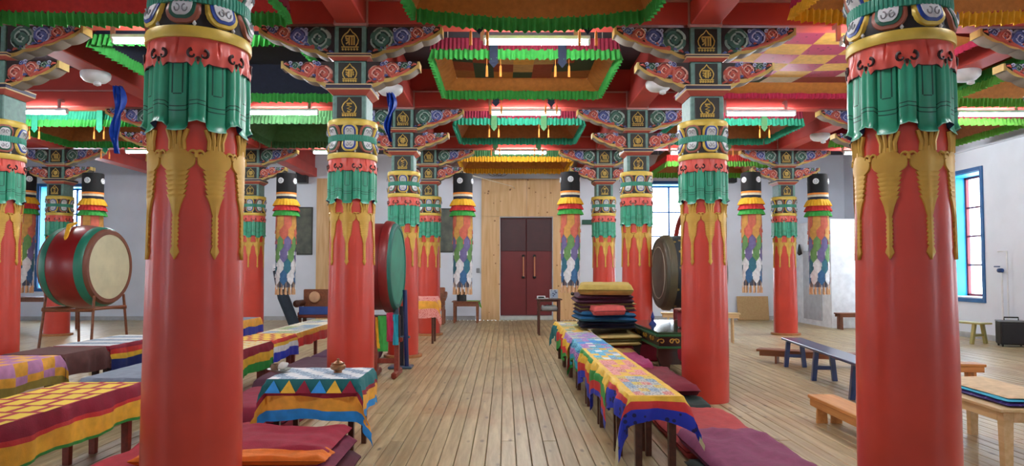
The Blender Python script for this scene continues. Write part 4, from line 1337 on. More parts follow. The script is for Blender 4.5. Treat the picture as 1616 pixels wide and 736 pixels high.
lrow(5.4, 7.3, BX0, BX1, 'low table under the orange and lilac checked cloth, far left', 'orange and lilac checked cloth on the far left table', [(0.20, 1), (0.10, 2)], M_('lilac', 'orange', 'olive'), CH, (0.1, 0.28, 0.1, 0.06), tops=([BX0 + 0.16 * k for k in range(5)], [5.4 + 0.2 * k for k in range(10)]), seed=6, hangfn=lambda u, v, d: 2 if d > 0.21 else (0 if (int(v / 0.2) + int(d / 0.11)) % 2 else 1))
lrow(7.36, 8.12, BX0, BX1, 'low table under the plain brown cloth, far left', 'plain brown cloth between the checked and striped cloths, far left', [(0.24, 0)], M_('brown'), lambda u, v: 0, (0.1, 0.24, 0.03, 0.03), seed=7)
lrow(8.2, 9.6, BX0, BX1, 'low table under the blue, red and yellow cloth, left of nearest column', 'cloth with red, yellow and navy hem touching the nearest left column', [(0.05, 1), (0.06, 2), (0.06, 3), (0.14, 4)], [F['navy'], FB['maroon'], FB['red'], FB['yellow'], fabric('c_darkblue', (20, 40, 110)), FB['p3'], FB['white']], lambda u, v: 5 if int(v / 0.2) % 2 else 6, (0.1, 0.3, 0.06, 0.03), seed=8)
lrow(11.2, 12.1, BX0, BX1, 'low table with yellow and maroon cloth, rear left', 'yellow and maroon cloth on the rear left table', [(0.12, 1), (0.12, 0)], M_('yellow', 'maroon'), lambda u, v: 0, (0.1, 0.24, 0.05, 0.02), seed=9)
lrow(12.2, 13.2, BX0, BX1, 'low table with orange and blue cloth, rear left', 'grey cloth with orange band and blue hem on the rear left table', [(0.14, 1), (0.16, 2)], M_('grey', 'orange', 'blue'), lambda u, v: 0, (0.1, 0.28, 0.05, 0.02), seed=10)

# ================================================================ MATS AND BLANKETS
def mat_slab(name, label, cat, x0, x1, y0, y1, z0, h, m, group=None, rz=0.0, lump=0.02, seed=0, edge=None, bend=None, parts=None):
    nx, ny = 16, 20
    W, D = (x1 - x0) / 2, (y1 - y0) / 2
    cx, cy = (x0 + x1) / 2, (y0 + y1) / 2
    def ef(u): return (1 - abs(u) ** 14) ** 0.32 if abs(u) < 1 else 0.0
    top, botm = [], []
    us = [math.sin((-1 + 2 * i / nx) * PI / 2) * 0.35 + (-1 + 2 * i / nx) * 0.65 for i in range(nx + 1)]
    vs = [math.sin((-1 + 2 * i / ny) * PI / 2) * 0.35 + (-1 + 2 * i / ny) * 0.65 for i in range(ny + 1)]
    for v in vs:
        rt, rb_ = [], []
        for u in us:
            n1 = mnoise.noise(Vector((u * 2.2 + seed * 3.1, v * 2.6, seed)))
            n2 = mnoise.noise(Vector((u * 5 + seed, v * 6 + 9, seed * 2)))
            e = ef(u) * ef(v)
            wob = 1 + 0.03 * mnoise.noise(Vector((v * 2 + seed, u * 2, 4)))
            x_, y_ = u * W * wob, v * D * wob
            zz = h * (0.5 + 0.5 * e) + lump * (n1 + 0.4 * n2) * e
            zb = h * (0.5 - 0.5 * e) * 0.9
            b_ = bend(u, v) if bend else 0.0
            rt.append((x_, y_, zz + b_)); rb_.append((x_, y_, zb + b_))
        top.append(rt); botm.append(rb_)
    mb = MB(); mb.rows(top, mi=0)
    mb.rows(botm, mi=1 if edge else 0)
    o = mb.build(name, [m, edge] if edge else [m], None, angle=70, fix=False)
    o.location = (cx, cy, z0)
    o.rotation_euler.z = rz
    return tag(o, label, cat, group)
MAROON = fabric('mat_maroon', (122, 24, 44)); PLUM = fabric('mat_plum', (132, 54, 92)); DKGRN = fabric('mat_darkgreen', (44, 58, 54)); MRED = fabric('mat_red', (178, 60, 60))
MAGENTA = fabric('mat_magenta', (164, 56, 104)); MUST = fabric('mat_mustard', (190, 164, 82)); DPLUM = fabric('mat_deep_plum', (74, 30, 52)); TEALB = fabric('blanket_teal', (24, 92, 136))
ROSE = fabric('blanket_rose', (214, 98, 92)); OLIVE = fabric('blanket_olive', (108, 104, 62)); NAVYB = fabric('blanket_navy', (26, 30, 58)); TAN = fabric('mat_tan', (176, 140, 82)); CREAMB = fabric('blanket_cream', (206, 184, 116))
G1 = 'seating mats right of the aisle'
mat_slab('seating_mat', 'dark green mat under the plum mat, bottom right', 'mat', 1.36, 2.0, 3.7, 5.35, 0.0, 0.10, DKGRN, G1, seed=1)
mat_slab('seating_mat', 'plum coloured mat, nearest of the right row', 'mat', 1.40, 2.06, 4.35, 5.75, 0.10, 0.13, PLUM, G1, seed=2, lump=0.03)
mat_slab('seating_mat', 'brick red mat between the plum and dark green mats', 'mat', 1.42, 2.14, 5.5, 6.95, 0.0, 0.16, MRED, G1, seed=3, lump=0.02)
mat_slab('seating_mat', 'dark green mat touching the right aisle column', 'mat', 1.42, 2.06, 6.9, 7.75, 0.0, 0.18, DKGRN, G1, seed=4, lump=0.03)
mat_slab('seating_mat', 'deep maroon blanket sliding off the mats beside the column', 'mat', 1.38, 2.02, 7.2, 8.7, 0.20, 0.12, MAROON, G1, seed=5, lump=0.04)
mat_slab('seating_mat', 'magenta mat in front of the green carved table', 'mat', 1.36, 1.82, 8.5, 9.6, 0.18, 0.20, MAGENTA, G1, seed=6, lump=0.04)
mat_slab('seating_mat', 'thick maroon mat under the maroon and magenta mats', 'mat', 1.38, 1.84, 7.8, 9.75, 0.0, 0.18, DPLUM, G1, seed=7)
mat_slab('seating_mat', 'tan mat in front of the blanket stack', 'mat', 1.38, 1.84, 9.65, 10.15, 0.22, 0.16, TAN, G1, seed=8)
mat_slab('seating_mat', 'maroon base mat under the blanket stack', 'mat', 1.38, 1.84, 9.8, 11.6, 0.0, 0.22, MAROON, G1, seed=9)
G2 = 'folded blankets in the stack by the aisle'
def fold(label, x0, x1, y0, y1, z0, h, m, layers=2, seed=0, rz=0.0, m2=None):
    r = thing('folded_blanket', label, 'blanket', ((x0 + x1) / 2, (y0 + y1) / 2, z0), rz, G2)
    r.rotation_euler = (rnd.uniform(-0.02, 0.02), rnd.uniform(-0.035, 0.03), rz + rnd.uniform(-0.06, 0.06))
    hh = h / layers
    for k in range(layers):
        o = mat_slab('fold', None, None, -(x1 - x0) / 2 + 0.02 * (k % 2), (x1 - x0) / 2 - 0.015 * ((k + seed) % 3), -(y1 - y0) / 2 + 0.02 * ((k + seed) % 2), (y1 - y0) / 2, k * hh * 0.97, hh * 1.06, m2 if (m2 and k % 2 == 0) else m, seed=seed * 3 + k, lump=0.012)
        o.parent = r
    return r
fold('maroon folded blanket at the bottom of the stack', 1.38, 1.92, 10.1, 11.2, 0.22, 0.2, MAROON, 2, 1)
fold('olive folded blanket low in the stack', 1.36, 2.0, 10.05, 11.2, 0.42, 0.15, OLIVE, 3, 2, m2=CREAMB)
fold('navy folded blanket in the middle of the stack', 1.12, 1.94, 10.1, 11.2, 0.645, 0.10, NAVYB, 2, 3)
fold('blue folded blanket under the rose one in the stack', 1.06, 1.92, 10.05, 11.1, 0.745, 0.14, TEALB, 2, 4)
fold('rose pink folded blanket pushed into the stack', 1.24, 1.74, 9.9, 10.5, 0.86, 0.13, ROSE, 1, 5, rz=0.1)
fold('mustard and plum striped folded blanket in the stack', 1.08, 1.94, 10.2, 11.2, 0.89, 0.13, CREAMB, 4, 6, m2=DPLUM)
fold('deep plum folded blanket second from the top of the stack', 1.04, 1.92, 10.15, 11.2, 1.02, 0.13, DPLUM, 2, 7)
fold('mustard yellow blanket on top of the stack', 1.12, 1.96, 10.05, 11.2, 1.15, 0.15, MUST, 1, 8, rz=-0.08)
MB_ = MB(); MB_.lathe([(0, -0.03), (0.02, -0.02), (0.028, 0), (0.02, 0.02), (0, 0.03)], 10, (1.04, 10.1, 1.17), cap=False)
o = MB_.build('blanket_knot', BLACK); o.parent = bpy.data.objects['folded_blanket.007']; o.matrix_parent_inverse = Matrix.Translation(Vector((1.53, 10.65, 1.15))).inverted()
# left seating mats
G3 = 'seating mats on the left side'
mat_slab('seating_mat', 'bright red mat in front of the red and yellow cloth, bottom left', 'mat', -2.72, -1.98, 4.35, 6.0, 0.0, 0.24, fabric('mat_bright_red', (172, 30, 48)), G3, seed=20, lump=0.03)
mat_slab('seating_mat', 'dark red mat at the bottom left corner', 'mat', -2.72, -2.12, 2.9, 4.3, 0.0, 0.2, MAROON, G3, seed=21)
mat_slab('seating_mat', 'crimson mat just behind the blue and yellow tablecloth', 'mat', -2.72, -1.98, 6.3, 7.5, 0.0, 0.28, fabric('mat_crimson', (142, 24, 56)), G3, seed=22)
mat_slab('seating_mat', 'dark plum mat left of the second left column', 'mat', -2.74, -2.1, 7.55, 9.6, 0.0, 0.34, DPLUM, G3, seed=23)
mat_slab('seating_mat', 'dark violet mat farther along the left row', 'mat', -2.74, -2.1, 9.65, 12.2, 0.0, 0.32, fabric('mat_violet', (84, 40, 74)), G3, seed=24)
mat_slab('seating_mat', 'black-brown mat by the far left tables', 'mat', -4.5, -3.75, 5.4, 9.6, 0.0, 0.3, fabric('mat_blackbrown', (44, 30, 34)), G3, seed=25)
# cushion pile in front of the left table
G4 = 'cushions piled in front of the left table'
mat_slab('floor_cushion', 'plum brown cushion at the bottom of the left pile', 'cushion', -2.42, -1.10, 4.45, 5.42, 0.0, 0.15, fabric('cushion_brown_plum', (92, 32, 50)), G4, seed=30, lump=0.02)
mat_slab('floor_cushion', 'plum cushion in the middle of the left pile', 'cushion', -2.40, -1.12, 4.45, 5.36, 0.15, 0.12, fabric('cushion_plum', (124, 34, 66)), G4, seed=31, lump=0.02)
r = thing('bordered_blanket', 'maroon blanket with a bright orange border on the left cushion pile', 'blanket', (-1.76, 4.92, 0.27))
o = mat_slab('blanket_body', None, None, -0.62, 0.60, -0.30, 0.44, 0.0, 0.07, fabric('blanket_maroon', (156, 26, 54)), seed=32, lump=0.03); o.parent = r
o = mat_slab('orange_border', None, None, -0.63, 0.62, -0.44, -0.20, -0.01, 0.06, fabric('border_orange', (226, 118, 30)), seed=33, lump=0.03); o.parent = r

# ================================================================ DRUMS
def drum(name, label, loc, R_, L, axis_deg, shell, rimm, head, ring, sub=1.12, headr=0.88, ornament=None, studs=True):
    """axis_deg: compass direction (from +x, counter-clockwise) in which the visible head looks"""
    r = thing(name, label, 'drum', loc, math.radians(axis_deg))
    M = Matrix.Rotation(PI / 2, 3, 'Y')          # lathe axis z -> x
    N = 13
    prof = []
    for k in range(N):
        t = -1 + 2 * k / (N - 1)
        prof.append((R_ * (1 + (sub - 1) * (1 - t * t)) if True else R_, t * L / 2))
    MB().lathe(prof, 56, M=M, cap=False).build('shell', shell, r, angle=60)
    for s in (-1, 1):
        e = s * L / 2
        hd = MB().lathe([(0.0, e + s * 0.012), (R_ * headr, e + s * 0.010), (R_ * headr, e)], 48, M=M, cap=False).build('drum_head', head, r)
        MB().lathe([(R_ * headr, e + s * 0.004), (R_ * headr * 1.0, e + s * 0.02), (R_ * 1.0, e + s * 0.02), (R_ * 1.035, e), (R_ * 1.05, e - s * 0.03), (R_ * 1.0, e - s * 0.04)], 48, M=M, cap=False).build('head_rim', ring, r, angle=40)
        MB().lathe([(R_ * 1.052, e - s * 0.03), (R_ * 1.10, e - s * 0.06), (R_ * 1.115, e - s * 0.15), (R_ * 1.07, e - s * 0.16)], 48, M=M, cap=False).build('painted_band', rimm, r, angle=40)
    return r, M
SHRED = mat('drum_red', (140, 30, 30), rough=0.35, coat=0.2)
DTEAL = mat('drum_teal', (36, 124, 100), rough=0.4)
DHEAD = mat('drum_skin', (206, 202, 168), rough=0.6, var=0.10, scale=4)
DBROWN = mat('drum_rim_brown', (120, 72, 54), rough=0.5)
d1, M = drum('barrel_drum', 'big red barrel drum with cream head and green band, left', (-6.56, 11.0, 1.56), 0.56, 0.74, -4, SHRED, DTEAL, DHEAD, DBROWN, sub=1.16, headr=0.90)
mb = MB(); mb.tube([(-0.1, -0.12, 0.68), (-0.05, -0.35, 0.62), (0.0, -0.48, 0.44), (0.03, -0.52, 0.30)], [0.02, 0.035, 0.03, 0.01], 6); mb.build('yellow_ribbon', F['yellow'], d1)
r = thing('drum_stand', 'thin brown wooden stand under the red barrel drum', 'stand', (-6.56, 11.0, 0), math.radians(-4))
mb = MB()
for sx in (-1, 1):
    for sy in (-1, 1):
        MB().tube([(sx * 0.42, sy * 0.48, 0.0), (sx * 0.38, sy * 0.36, 1.12)], 0.02, 8).build('leg', WBROWN, r)
for sx in (-1, 1):
    MB().tube([(sx * 0.39, -0.40, 0.92), (sx * 0.39, 0.40, 0.92)], 0.025, 8).build('rail', WBROWN, r)
for sy in (-1, 1):
    MB().tube([(-0.40, sy * 0.40, 0.90), (0.40, sy * 0.40, 0.90)], 0.025, 8).build('rail', WBROWN, r)
# green headed drum
d2, M = drum('barrel_drum', 'red drum with a turquoise-green head facing the aisle', (-1.98, 10.85, 1.56), 0.64, 0.62, -2, mat('drum_red_dark', (122, 26, 26), rough=0.4, coat=0.1), mat('drum_red_dark', (122, 26, 26)), mat('drum_head_green', (40, 136, 112), rough=0.5, var=0.18, scale=3), mat('drum_rim_green', (30, 104, 92)), sub=1.05, headr=0.93)
r = thing('drum_stand', 'dark blue metal post stand under the green-headed drum', 'stand', (-1.72, 10.85, 0), 0)
BLUEP = mat('stand_blue', (30, 46, 96), rough=0.35); GREYP = mat('stand_greyblue', (70, 92, 112), rough=0.35)
MB().tube([(0.22, -0.12, 0.0), (0.18, -0.1, 1.2)], 0.035, 10).build('blue_post', BLUEP, r)
MB().tube([(0.08, 0.0, 0.0), (0.02, 0.0, 0.98)], 0.05, 10).build('grey_post', GREYP, r)
MB().tube([(0.14, -0.05, 0.0), (0.12, -0.05, 0.95)], 0.03, 8).build('middle_post', mat('stand_black', (32, 34, 44)), r)
MB().tube([(-0.18, 0.02, 0.48), (0.26, -0.1, 0.48)], 0.02, 8).build('crossbar', GREYP, r)
mb = MB()
mb.bbox((0.12, -0.05, 0.02), (0.36, 0.30, 0.04), 0.012)
mb.build('foot', GREYP, r, smooth=False)
r = thing('wooden_rack', 'dark red wooden rack with T-shaped feet beside the green-headed drum', 'rack', (-1.68, 9.95, 0), 0.0)
for sx in (-0.15, 0.15):
    mb = MB(); mb.bbox((sx, 0, 0.05), (0.07, 0.62, 0.09), 0.02); mb.build('foot', WRED, r, smooth=False)
    MB().box((sx, 0, 0.30), (0.06, 0.16, 0.44), top=(1, 0.6)).build('post', WRED, r, smooth=False)
MB().bbox((0, 0, 0.52), (0.46, 0.08, 0.06), 0.01).build('top_rail', WRED, r, smooth=False)
MB().bbox((0, 0, 0.22), (0.28, 0.04, 0.07), 0.01).build('stretcher', WRED, r, smooth=False)
r2 = thing('ribbon_bundle', 'hanging green, yellow and pink ribbons on the dark red rack', 'ribbons', (-1.70, 9.90, 0))
for k, (dx, c, z0, z1, w_) in enumerate(((-0.10, 'yellow', 0.84, 0.40, 0.05), (-0.02, 'green', 0.86, 0.36, 0.07), (0.08, 'magenta', 0.90, 0.5, 0.05), (0.16, 'turq', 0.88, 0.45, 0.04), (-0.18, 'maroon', 0.86, 0.52, 0.06))):
    rows = [[(dx + u * w_, 0.02 * math.sin(u * 4 + z * 9) - 0.01 * k, z) for u in (-1, -0.5, 0, 0.5, 1)] for z in [z0 + (z1 - z0) * q / 8 for q in range(9)]]
    MB().rows(rows).build('ribbon', F[c], r2, fix=False)
MB().bbox((0, 0.05, 0.71), (0.42, 0.07, 0.32), 0.01).build('ribbon_board', fabric('ribbon_board', (60, 40, 40)), r2, smooth=False)
# dark ornamented drum
ORN = brocade('drum_gold_vine', (34, 44, 50), (150, 128, 62), 9, 0.26)
d3, M = drum('barrel_drum', 'large dark drum with gold scrollwork right of the aisle', (3.22, 12.3, 1.46), 0.60, 1.0, 182, ORN, mat('drum_gold_band', (86, 80, 58), rough=0.45), mat('drum_skin_dark', (98, 90, 74), rough=0.55, var=0.2, scale=4), mat('drum_rim_olive', (78, 74, 60), rough=0.5), sub=1.10, headr=0.92)
MB().lathe([(0.44, 0.516), (0.445, 0.522), (0.455, 0.522), (0.46, 0.516)], 48, M=M, cap=False).build('pale_ring', mat('drum_ring_pale', (186, 182, 166)), d3)
r = thing('arched_stand', 'red arched frame with flame finial holding the dark drum', 'stand', (3.22, 12.3, 0), math.radians(2))
FR = mat('frame_red', (150, 44, 46), rough=0.4)
for s in (-1, 1):
    MB().bbox((0, s * 0.74, 0.95), (0.09, 0.07, 1.9), 0.015).build('post', FR, r, smooth=False)
pts = [(0.0, 0.74 * math.cos(a), 1.88 + 0.66 * math.sin(a)) for a in [PI * k / 16 for k in range(17)]]
MB().tube(pts, 0.045, 8).build('arch', FR, r)
MB().lathe([(0.05, 2.52), (0.07, 2.56), (0.03, 2.60), (0.07, 2.70), (0.05, 2.82), (0.0, 2.95)], 14, cap=False).build('finial', FR, r)
for s in (-1, 1):
    MB().bbox((0, s * 0.74, 0.04), (0.6, 0.12, 0.08), 0.02).build('foot', FR, r, smooth=False)
MB().bbox((0, 0, 0.55), (0.10, 1.4, 0.10), 0.02).build('rail', FR, r, smooth=False)

# ================================================================ GREEN CARVED TABLE
GT = mat('carved_table_green', (24, 92, 54), rough=0.3, coat=0.3)
r = thing('carved_table', 'dark green carved table with gilt ornament behind the right aisle column', 'table', (2.40, 10.2, 0))
MB().bbox((0, 0, 0.68), (0.84, 2.3, 0.035), 0.008).build('table_top', mat('carved_table_top', (30, 70, 50), rough=0.15, coat=0.6), r, smooth=False)
mb = MB(); mb.bbox((0, 0, 0.655), (0.90, 2.36, 0.03), 0.008); mb.bbox((0, 0, 0.50), (0.86, 2.32, 0.03), 0.008); mb.build('green_moulding', GT, r, smooth=False)
MB().box((0, 0, 0.578), (0.80, 2.26, 0.14)).build('frieze', mat('frieze_dark', (52, 26, 26), rough=0.4), r, smooth=False)
for sx, sy, L_, ax in ((0, -1, 0.8, 'x'), (-1, 0, 1.9, 'y')):
    for q in range(4):
        t = -0.375 + 0.25 * q
        for s in (-1, 1):
            g = MB()
            pts = []
            for k in range(9):
                a = k * 0.24 * PI
                u = t * L_ + s * (0.03 + 0.055 * (1 - k / 9) * math.cos(a) + 0.04)
                zz = 0.578 + 0.04 * (1 - k / 11) * math.sin(a)
                pts.append((u, -1.135, zz) if ax == 'x' else (-0.405, u, zz))
            g.tube(pts, 0.009, 6)
            g.build('gilt_ornament', GOLD, r)
for sx in (-1, 1):
    for sy in (-1, 1):
        mb = MB()
        outl = [(-0.09, 0.49), (0.09, 0.49), (0.10, 0.36), (0.05, 0.22), (0.06, 0.10), (0.12, 0.03), (0.12, 0.0), (-0.10, 0.0), (-0.10, 0.06), (-0.05, 0.14), (-0.06, 0.26), (-0.10, 0.38)]
        mb.prism([(a * sx + sx * 0.30, b) for a, b in outl], sy * 1.0 - 0.05, sy * 1.0 + 0.05)
        mb.build('leg', mat('leg_dark_carved', (58, 36, 30), rough=0.35), r, smooth=False)
tag(MB().lathe([(0, 0), (0.06, 0.0), (0.05, 0.02), (0.02, 0.05), (0.02, 0.09), (0.03, 0.1), (0.0, 0.2)], 14, (2.2, 10.4, 0.698), cap=False).build('blue_stand', mat('blue_cloth_stand', (30, 50, 130))), 'small blue holder with a stick on the green carved table', 'holder')
r = thing('red_shrine_box', 'small red box with white panel on the green carved table', 'box', (2.68, 9.7, 0.698))
MB().bbox((0, 0, 0.12), (0.5, 0.3, 0.24), 0.02).build('box_body', mat('shrine_red', (160, 40, 48)), r, smooth=False)
MB().bbox((-0.12, -0.155, 0.1), (0.16, 0.012, 0.14), 0.005).build('white_panel', F['white'], r, smooth=False)
MB().bbox((0, 0, 0.255), (0.58, 0.36, 0.03), 0.01).build('lid', WRED, r, smooth=False)
mat_slab('floor_cushion', 'crimson cushion behind the green carved table', 'cushion', 2.1, 3.0, 11.5, 11.95, 0.0, 0.62, fabric('cushion_crimson', (150, 24, 52)), seed=41)

# ================================================================ BENCHES
def bench(label, x, y, L, h, wd, m, style, rz, legs_at, group=None, top=0.035, cat='bench', splay=0.12):
    r = thing('bench', label, cat, (x, y, 0), rz, group)
    MB().bbox((0, 0, h - top / 2), (wd, L, top), 0.006).build('seat', m, r, smooth=False)
    for ly in legs_at:
        if style == 'trestle':
            for s in (-1, 1):
                mb = MB()
                mb.box((s * (wd / 2 - 0.05 + splay / 2 * 0.35), ly, (h - top) / 2), (0.06, 0.06, (h - top) * 1.01), ry=-s * splay)
                mb.build('leg', m, r, smooth=False)
            MB().bbox((0, ly, h * 0.40), (wd * 0.9, 0.035, 0.05), 0.004).build('stretcher', m, r, smooth=False)
        else:
            for s in (-1, 1):
                mb = MB(); mb.box((s * wd * 0.27, ly, (h - top) / 2), (wd * 0.40, 0.03, h - top), top=(0.8, 1))
                mb.build('leg', m, r, smooth=False)
    if style != 'trestle':
        for s in (-1, 1):
            MB().bbox((s * (wd / 2 - 0.02), 0, h - top - 0.035), (0.022, L * 0.96, 0.07), 0.003).build('apron', m, r, smooth=False)
    return r
BLUEB = mat('bench_blue', (26, 50, 104), rough=0.28, var=0.15, coat=0.3)
bench('long dark blue painted bench on the right side of the hall', 4.27, 8.95, 4.2, 0.44, 0.30, BLUEB, 'trestle', math.radians(-7.0), (-1.95, -0.85, 0.55, 1.9), splay=0.1)
bench('low varnished pine bench beside the nearest right column', 3.16, 6.2, 1.75, 0.25, 0.26, WPINE, 'board', math.radians(-2), (-0.68, 0.68))
bench('low brown bench behind the long blue bench', 5.2, 10.9, 2.4, 0.22, 0.28, WBROWN, 'board', math.radians(60), (-0.9, 0.9))
bench('short pine bench just right of the nearest right column', 5.62, 9.1, 1.1, 0.30, 0.28, WPINE, 'board', math.radians(82), (-0.42, 0.42))
bench('pale bench under the right wall window', 9.45, 15.0, 2.0, 0.44, 0.32, mat('bench_olive_pale', (178, 170, 104), rough=0.4), 'trestle', math.radians(16), (-0.82, 0.82), splay=0.2)
bench('brown bench against the white partition', 9.1, 17.75, 1.3, 0.42, 0.3, WBROWN, 'board', math.radians(90), (-0.56, 0.56))
bench('pale bench partly hidden behind the right aisle column', 4.08, 14.6, 1.6, 0.62, 0.3, WPALE, 'board', math.radians(80), (-0.65, 0.65))
r = table(3.72, 4.32, 5.15, 6.5, 0.47, WPALE, 'pale pine table at the bottom right corner', leg=0.075, apron=0.08, rz=math.radians(-4))
r = thing('folded_cloth', 'folded turquoise and violet brocade cloth on the pale pine table', 'cloth', (4.08, 5.82, 0.47), math.radians(-4))
VIO = brocade('violet_dots', (62, 44, 120), (120, 90, 170), 24, 0.3)
for lab, sx, sy, z0, h, m in (('violet_fold', 0.27, 0.62, 0.0, 0.035, VIO), ('turquoise_fold', 0.262, 0.60, 0.033, 0.022, FB['turq']), ('beige_fold', 0.235, 0.56, 0.053, 0.016, fabric('cloth_beige', (214, 186, 146)))):
    o = mat_slab(lab, None, None, -sx, sx, -sy, sy, z0, h, m, seed=60 + int(z0 * 100), lump=0.006); o.parent = r

# ================================================================ FAR OBJECTS
# small table with pink and yellow cloth
r = table(-1.95, -1.42, 14.3, 14.9, 0.95, WDARK, 'tall narrow dark table in front of the far left aisle column', leg=0.05, apron=0.08)
cloth('pink, yellow and magenta cloth on the tall narrow table', -1.95, -1.42, 14.3, 14.9, 0.95, (0.3, 0.3, 0.42, 0.05), [(0.08, 1), (0.16, 0), (0.2, 2)], M_('orange', 'p8', 'p8') , lambda u, v: 1, seed=13)
r = table(-1.52, -0.72, 19.9, 20.6, 0.62, WBROWN, 'brown table left of the plywood doorway', leg=0.07, apron=0.12)
cloth('narrow lime green cloth over the corner of the brown table', -1.1, -0.74, 20.0, 20.5, 0.62, (0.0, 0.16, 0.08, 0.0), [(0.1, 0), (0.1, 0)], [F['lime']], lambda u, v: 0, seed=14)
mb = MB(); mb.lathe([(0.0, 0), (0.14, 0), (0.14, 0.24), (0.12, 0.26), (0, 0.26)], 18, (-1.25, 20.1, 0.622), cap=False)
tag(mb.build('black_jar', mat('jar_black', (26, 26, 28), rough=0.3)), 'black jar standing on the brown table under the banner', 'jar')
r = table(0.72, 1.32, 16.1, 16.6, 0.84, WDARK, 'dark wood side table with a shelf in front of the red door', leg=0.055, apron=0.04, shelf=0.56, name='side_table')
r = thing('desk_clock', 'small white digital clock on the dark side table', 'clock', (0.84, 16.25, 0.84))
MB().bbox((0, 0, 0.035), (0.2, 0.08, 0.07), 0.01).build('clock_body', FIXW, r, smooth=False)
MB().bbox((0, -0.041, 0.038), (0.14, 0.006, 0.036), 0.002).build('clock_face', BLACK, r, smooth=False)
r = thing('picture_frame', 'standing photo frame with bluish picture on the dark side table', 'picture frame', (1.14, 16.3, 0.84), 0.1)
MB().bbox((0, 0, 0.11), (0.2, 0.025, 0.22), 0.008, rx=-0.15).build('frame', mat('frame_silver', (176, 180, 186), metal=0.5, rough=0.35), r, smooth=False)
MB().bbox((0, -0.016, 0.112), (0.15, 0.008, 0.17), 0.002, rx=-0.15).build('picture', brocade('photo_print', (150, 168, 190), (70, 80, 110), 22, 0.4), r, smooth=False)
tag(MB().bbox((0.97, 16.3, 0.85), (0.09, 0.06, 0.02), 0.006).build('white_bar', FIXW, smooth=False), 'small white soap-like bar between clock and photo frame', 'box')
mat_slab('crumpled_cloth', 'crumpled grey-white cloth on the side table shelf', 'cloth', 0.84, 1.22, 16.18, 16.5, 0.569, 0.10, fabric('cloth_grey', (160, 166, 164)), seed=50, lump=0.05)
# settee on the far left
r = thing('settee', 'ornate wooden settee with blue front panel at the back wall', 'sofa', (-5.0, 19.2, 0))
MB().bbox((0, 0.30, 0.68), (1.2, 0.08, 0.60), 0.03).build('backrest', WBROWN, r, smooth=False)
MB().bbox((0, 0, 0.30), (1.2, 0.6, 0.16), 0.03).build('seat', mat('settee_seat', (120, 52, 40)), r, smooth=False)
MB().bbox((0, -0.31, 0.42), (1.1, 0.03, 0.22), 0.01).build('front_panel', mat('settee_blue', (40, 72, 140)), r, smooth=False)
for s in (-1, 1):
    MB().lathe([(0.0, -0.32), (0.09, -0.30), (0.1, 0.3), (0.0, 0.32)], 14, (s * 0.62, 0, 0.60), M=Matrix.Rotation(PI / 2, 3, 'X'), cap=False).build('arm_roll', WDARK, r)
    MB().lathe([(0.0, -0.05), (0.14, -0.03), (0.16, 0.0), (0.14, 0.03), (0, 0.05)], 18, (s * 0.28, 0.22, 0.76), M=Matrix.Rotation(PI / 2, 3, 'X'), cap=False).build('oval_cushion', mat('oval_cushion', (206, 160, 120)), r)
    MB().bbox((s * 0.55, -0.25, 0.11), (0.09, 0.09, 0.22), 0.01).build('leg', WDARK, r, smooth=False)
    MB().bbox((s * 0.55, 0.25, 0.11), (0.09, 0.09, 0.22), 0.01).build('leg', WDARK, r, smooth=False)
r = thing('armchair', 'dark wooden armchair right behind the far left aisle column', 'chair', (-2.0, 19.6, 0))
MB().bbox((0, 0, 0.45), (0.6, 0.55, 0.12), 0.02).build('seat', WBROWN, r, smooth=False)
MB().bbox((0, 0.26, 0.76), (0.6, 0.07, 0.52), 0.03).build('backrest', WBROWN, r, smooth=False)
for s in (-1, 1):
    MB().tube([(s * 0.32, -0.25, 0.70), (s * 0.33, 0.0, 0.76), (s * 0.32, 0.26, 0.86)], 0.05, 8).build('armrest', WBROWN, r)
    for q in (-1, 1):
        MB().bbox((s * 0.28, q * 0.23, 0.2), (0.07, 0.07, 0.4), 0.01).build('leg', WBROWN, r, smooth=False)
r = thing('rolled_cloth', 'tall dark roll leaning by the far left column', 'roll', (-6.0, 18.6, 0))
MB().tube([(0.42, 0, 0.06), (0.1, 0.05, 0.8), (-0.12, 0.1, 1.55)], [0.14, 0.15, 0.09], 14).build('roll_body', fabric('roll_dark', (34, 48, 60)), r)
MB().tube([(-0.11, 0.1, 1.5), (-0.16, 0.11, 1.66)], [0.10, 0.07], 12).build('roll_top', F['white'], r)
table(-12.6, -10.9, 17.3, 18.1, 0.84, WBROWN, 'brown table under the left back window', leg=0.06)
r = thing('wall_hanging', 'dark square wall hanging behind the left banner', 'picture', (-6.26, Y_BACK - 0.03, 2.7))
def hanging(r, w_, h_, seedc):
    MB().bbox((0, 0, 0), (w_, 0.04, h_), 0.008).build('frame', mat('hang_frame', (52, 54, 50)), r, smooth=False)
    MB().bbox((0, -0.022, 0), (w_ - 0.08, 0.01, h_ - 0.08), 0.003).build('picture', mat('hang_picture', (58, 66, 62), rgb2=(108, 112, 96), scale=3.5, rough=0.6), r, smooth=False)
hanging(r, 0.85, 1.45, 0)
r = thing('wall_hanging', 'dark wall hanging left of the doorway, behind the banner', 'picture', (-1.5, Y_BACK - 0.03, 2.72))
hanging(r, 1.0, 1.34, 1)
def speaker(x, y, z, lab):
    r = thing('wall_speaker', lab, 'speaker', (x, y, z))
    MB().bbox((0, 0, 0), (0.32, 0.28, 0.5), 0.015).build('cabinet', BLACK, r, smooth=False)
    MB().bbox((0, -0.142, 0), (0.27, 0.012, 0.45), 0.006).build('grille', mat('grille', (36, 36, 40), bump=0.5, bscale=200), r, smooth=False)
    MB().bbox((0, 0.2, 0.05), (0.06, 0.14, 0.06), 0.004).build('bracket', GREY, r, smooth=False)
speaker(-6.1, Y_BACK - 0.27, 4.38, 'black loudspeaker high on the left of the back wall')
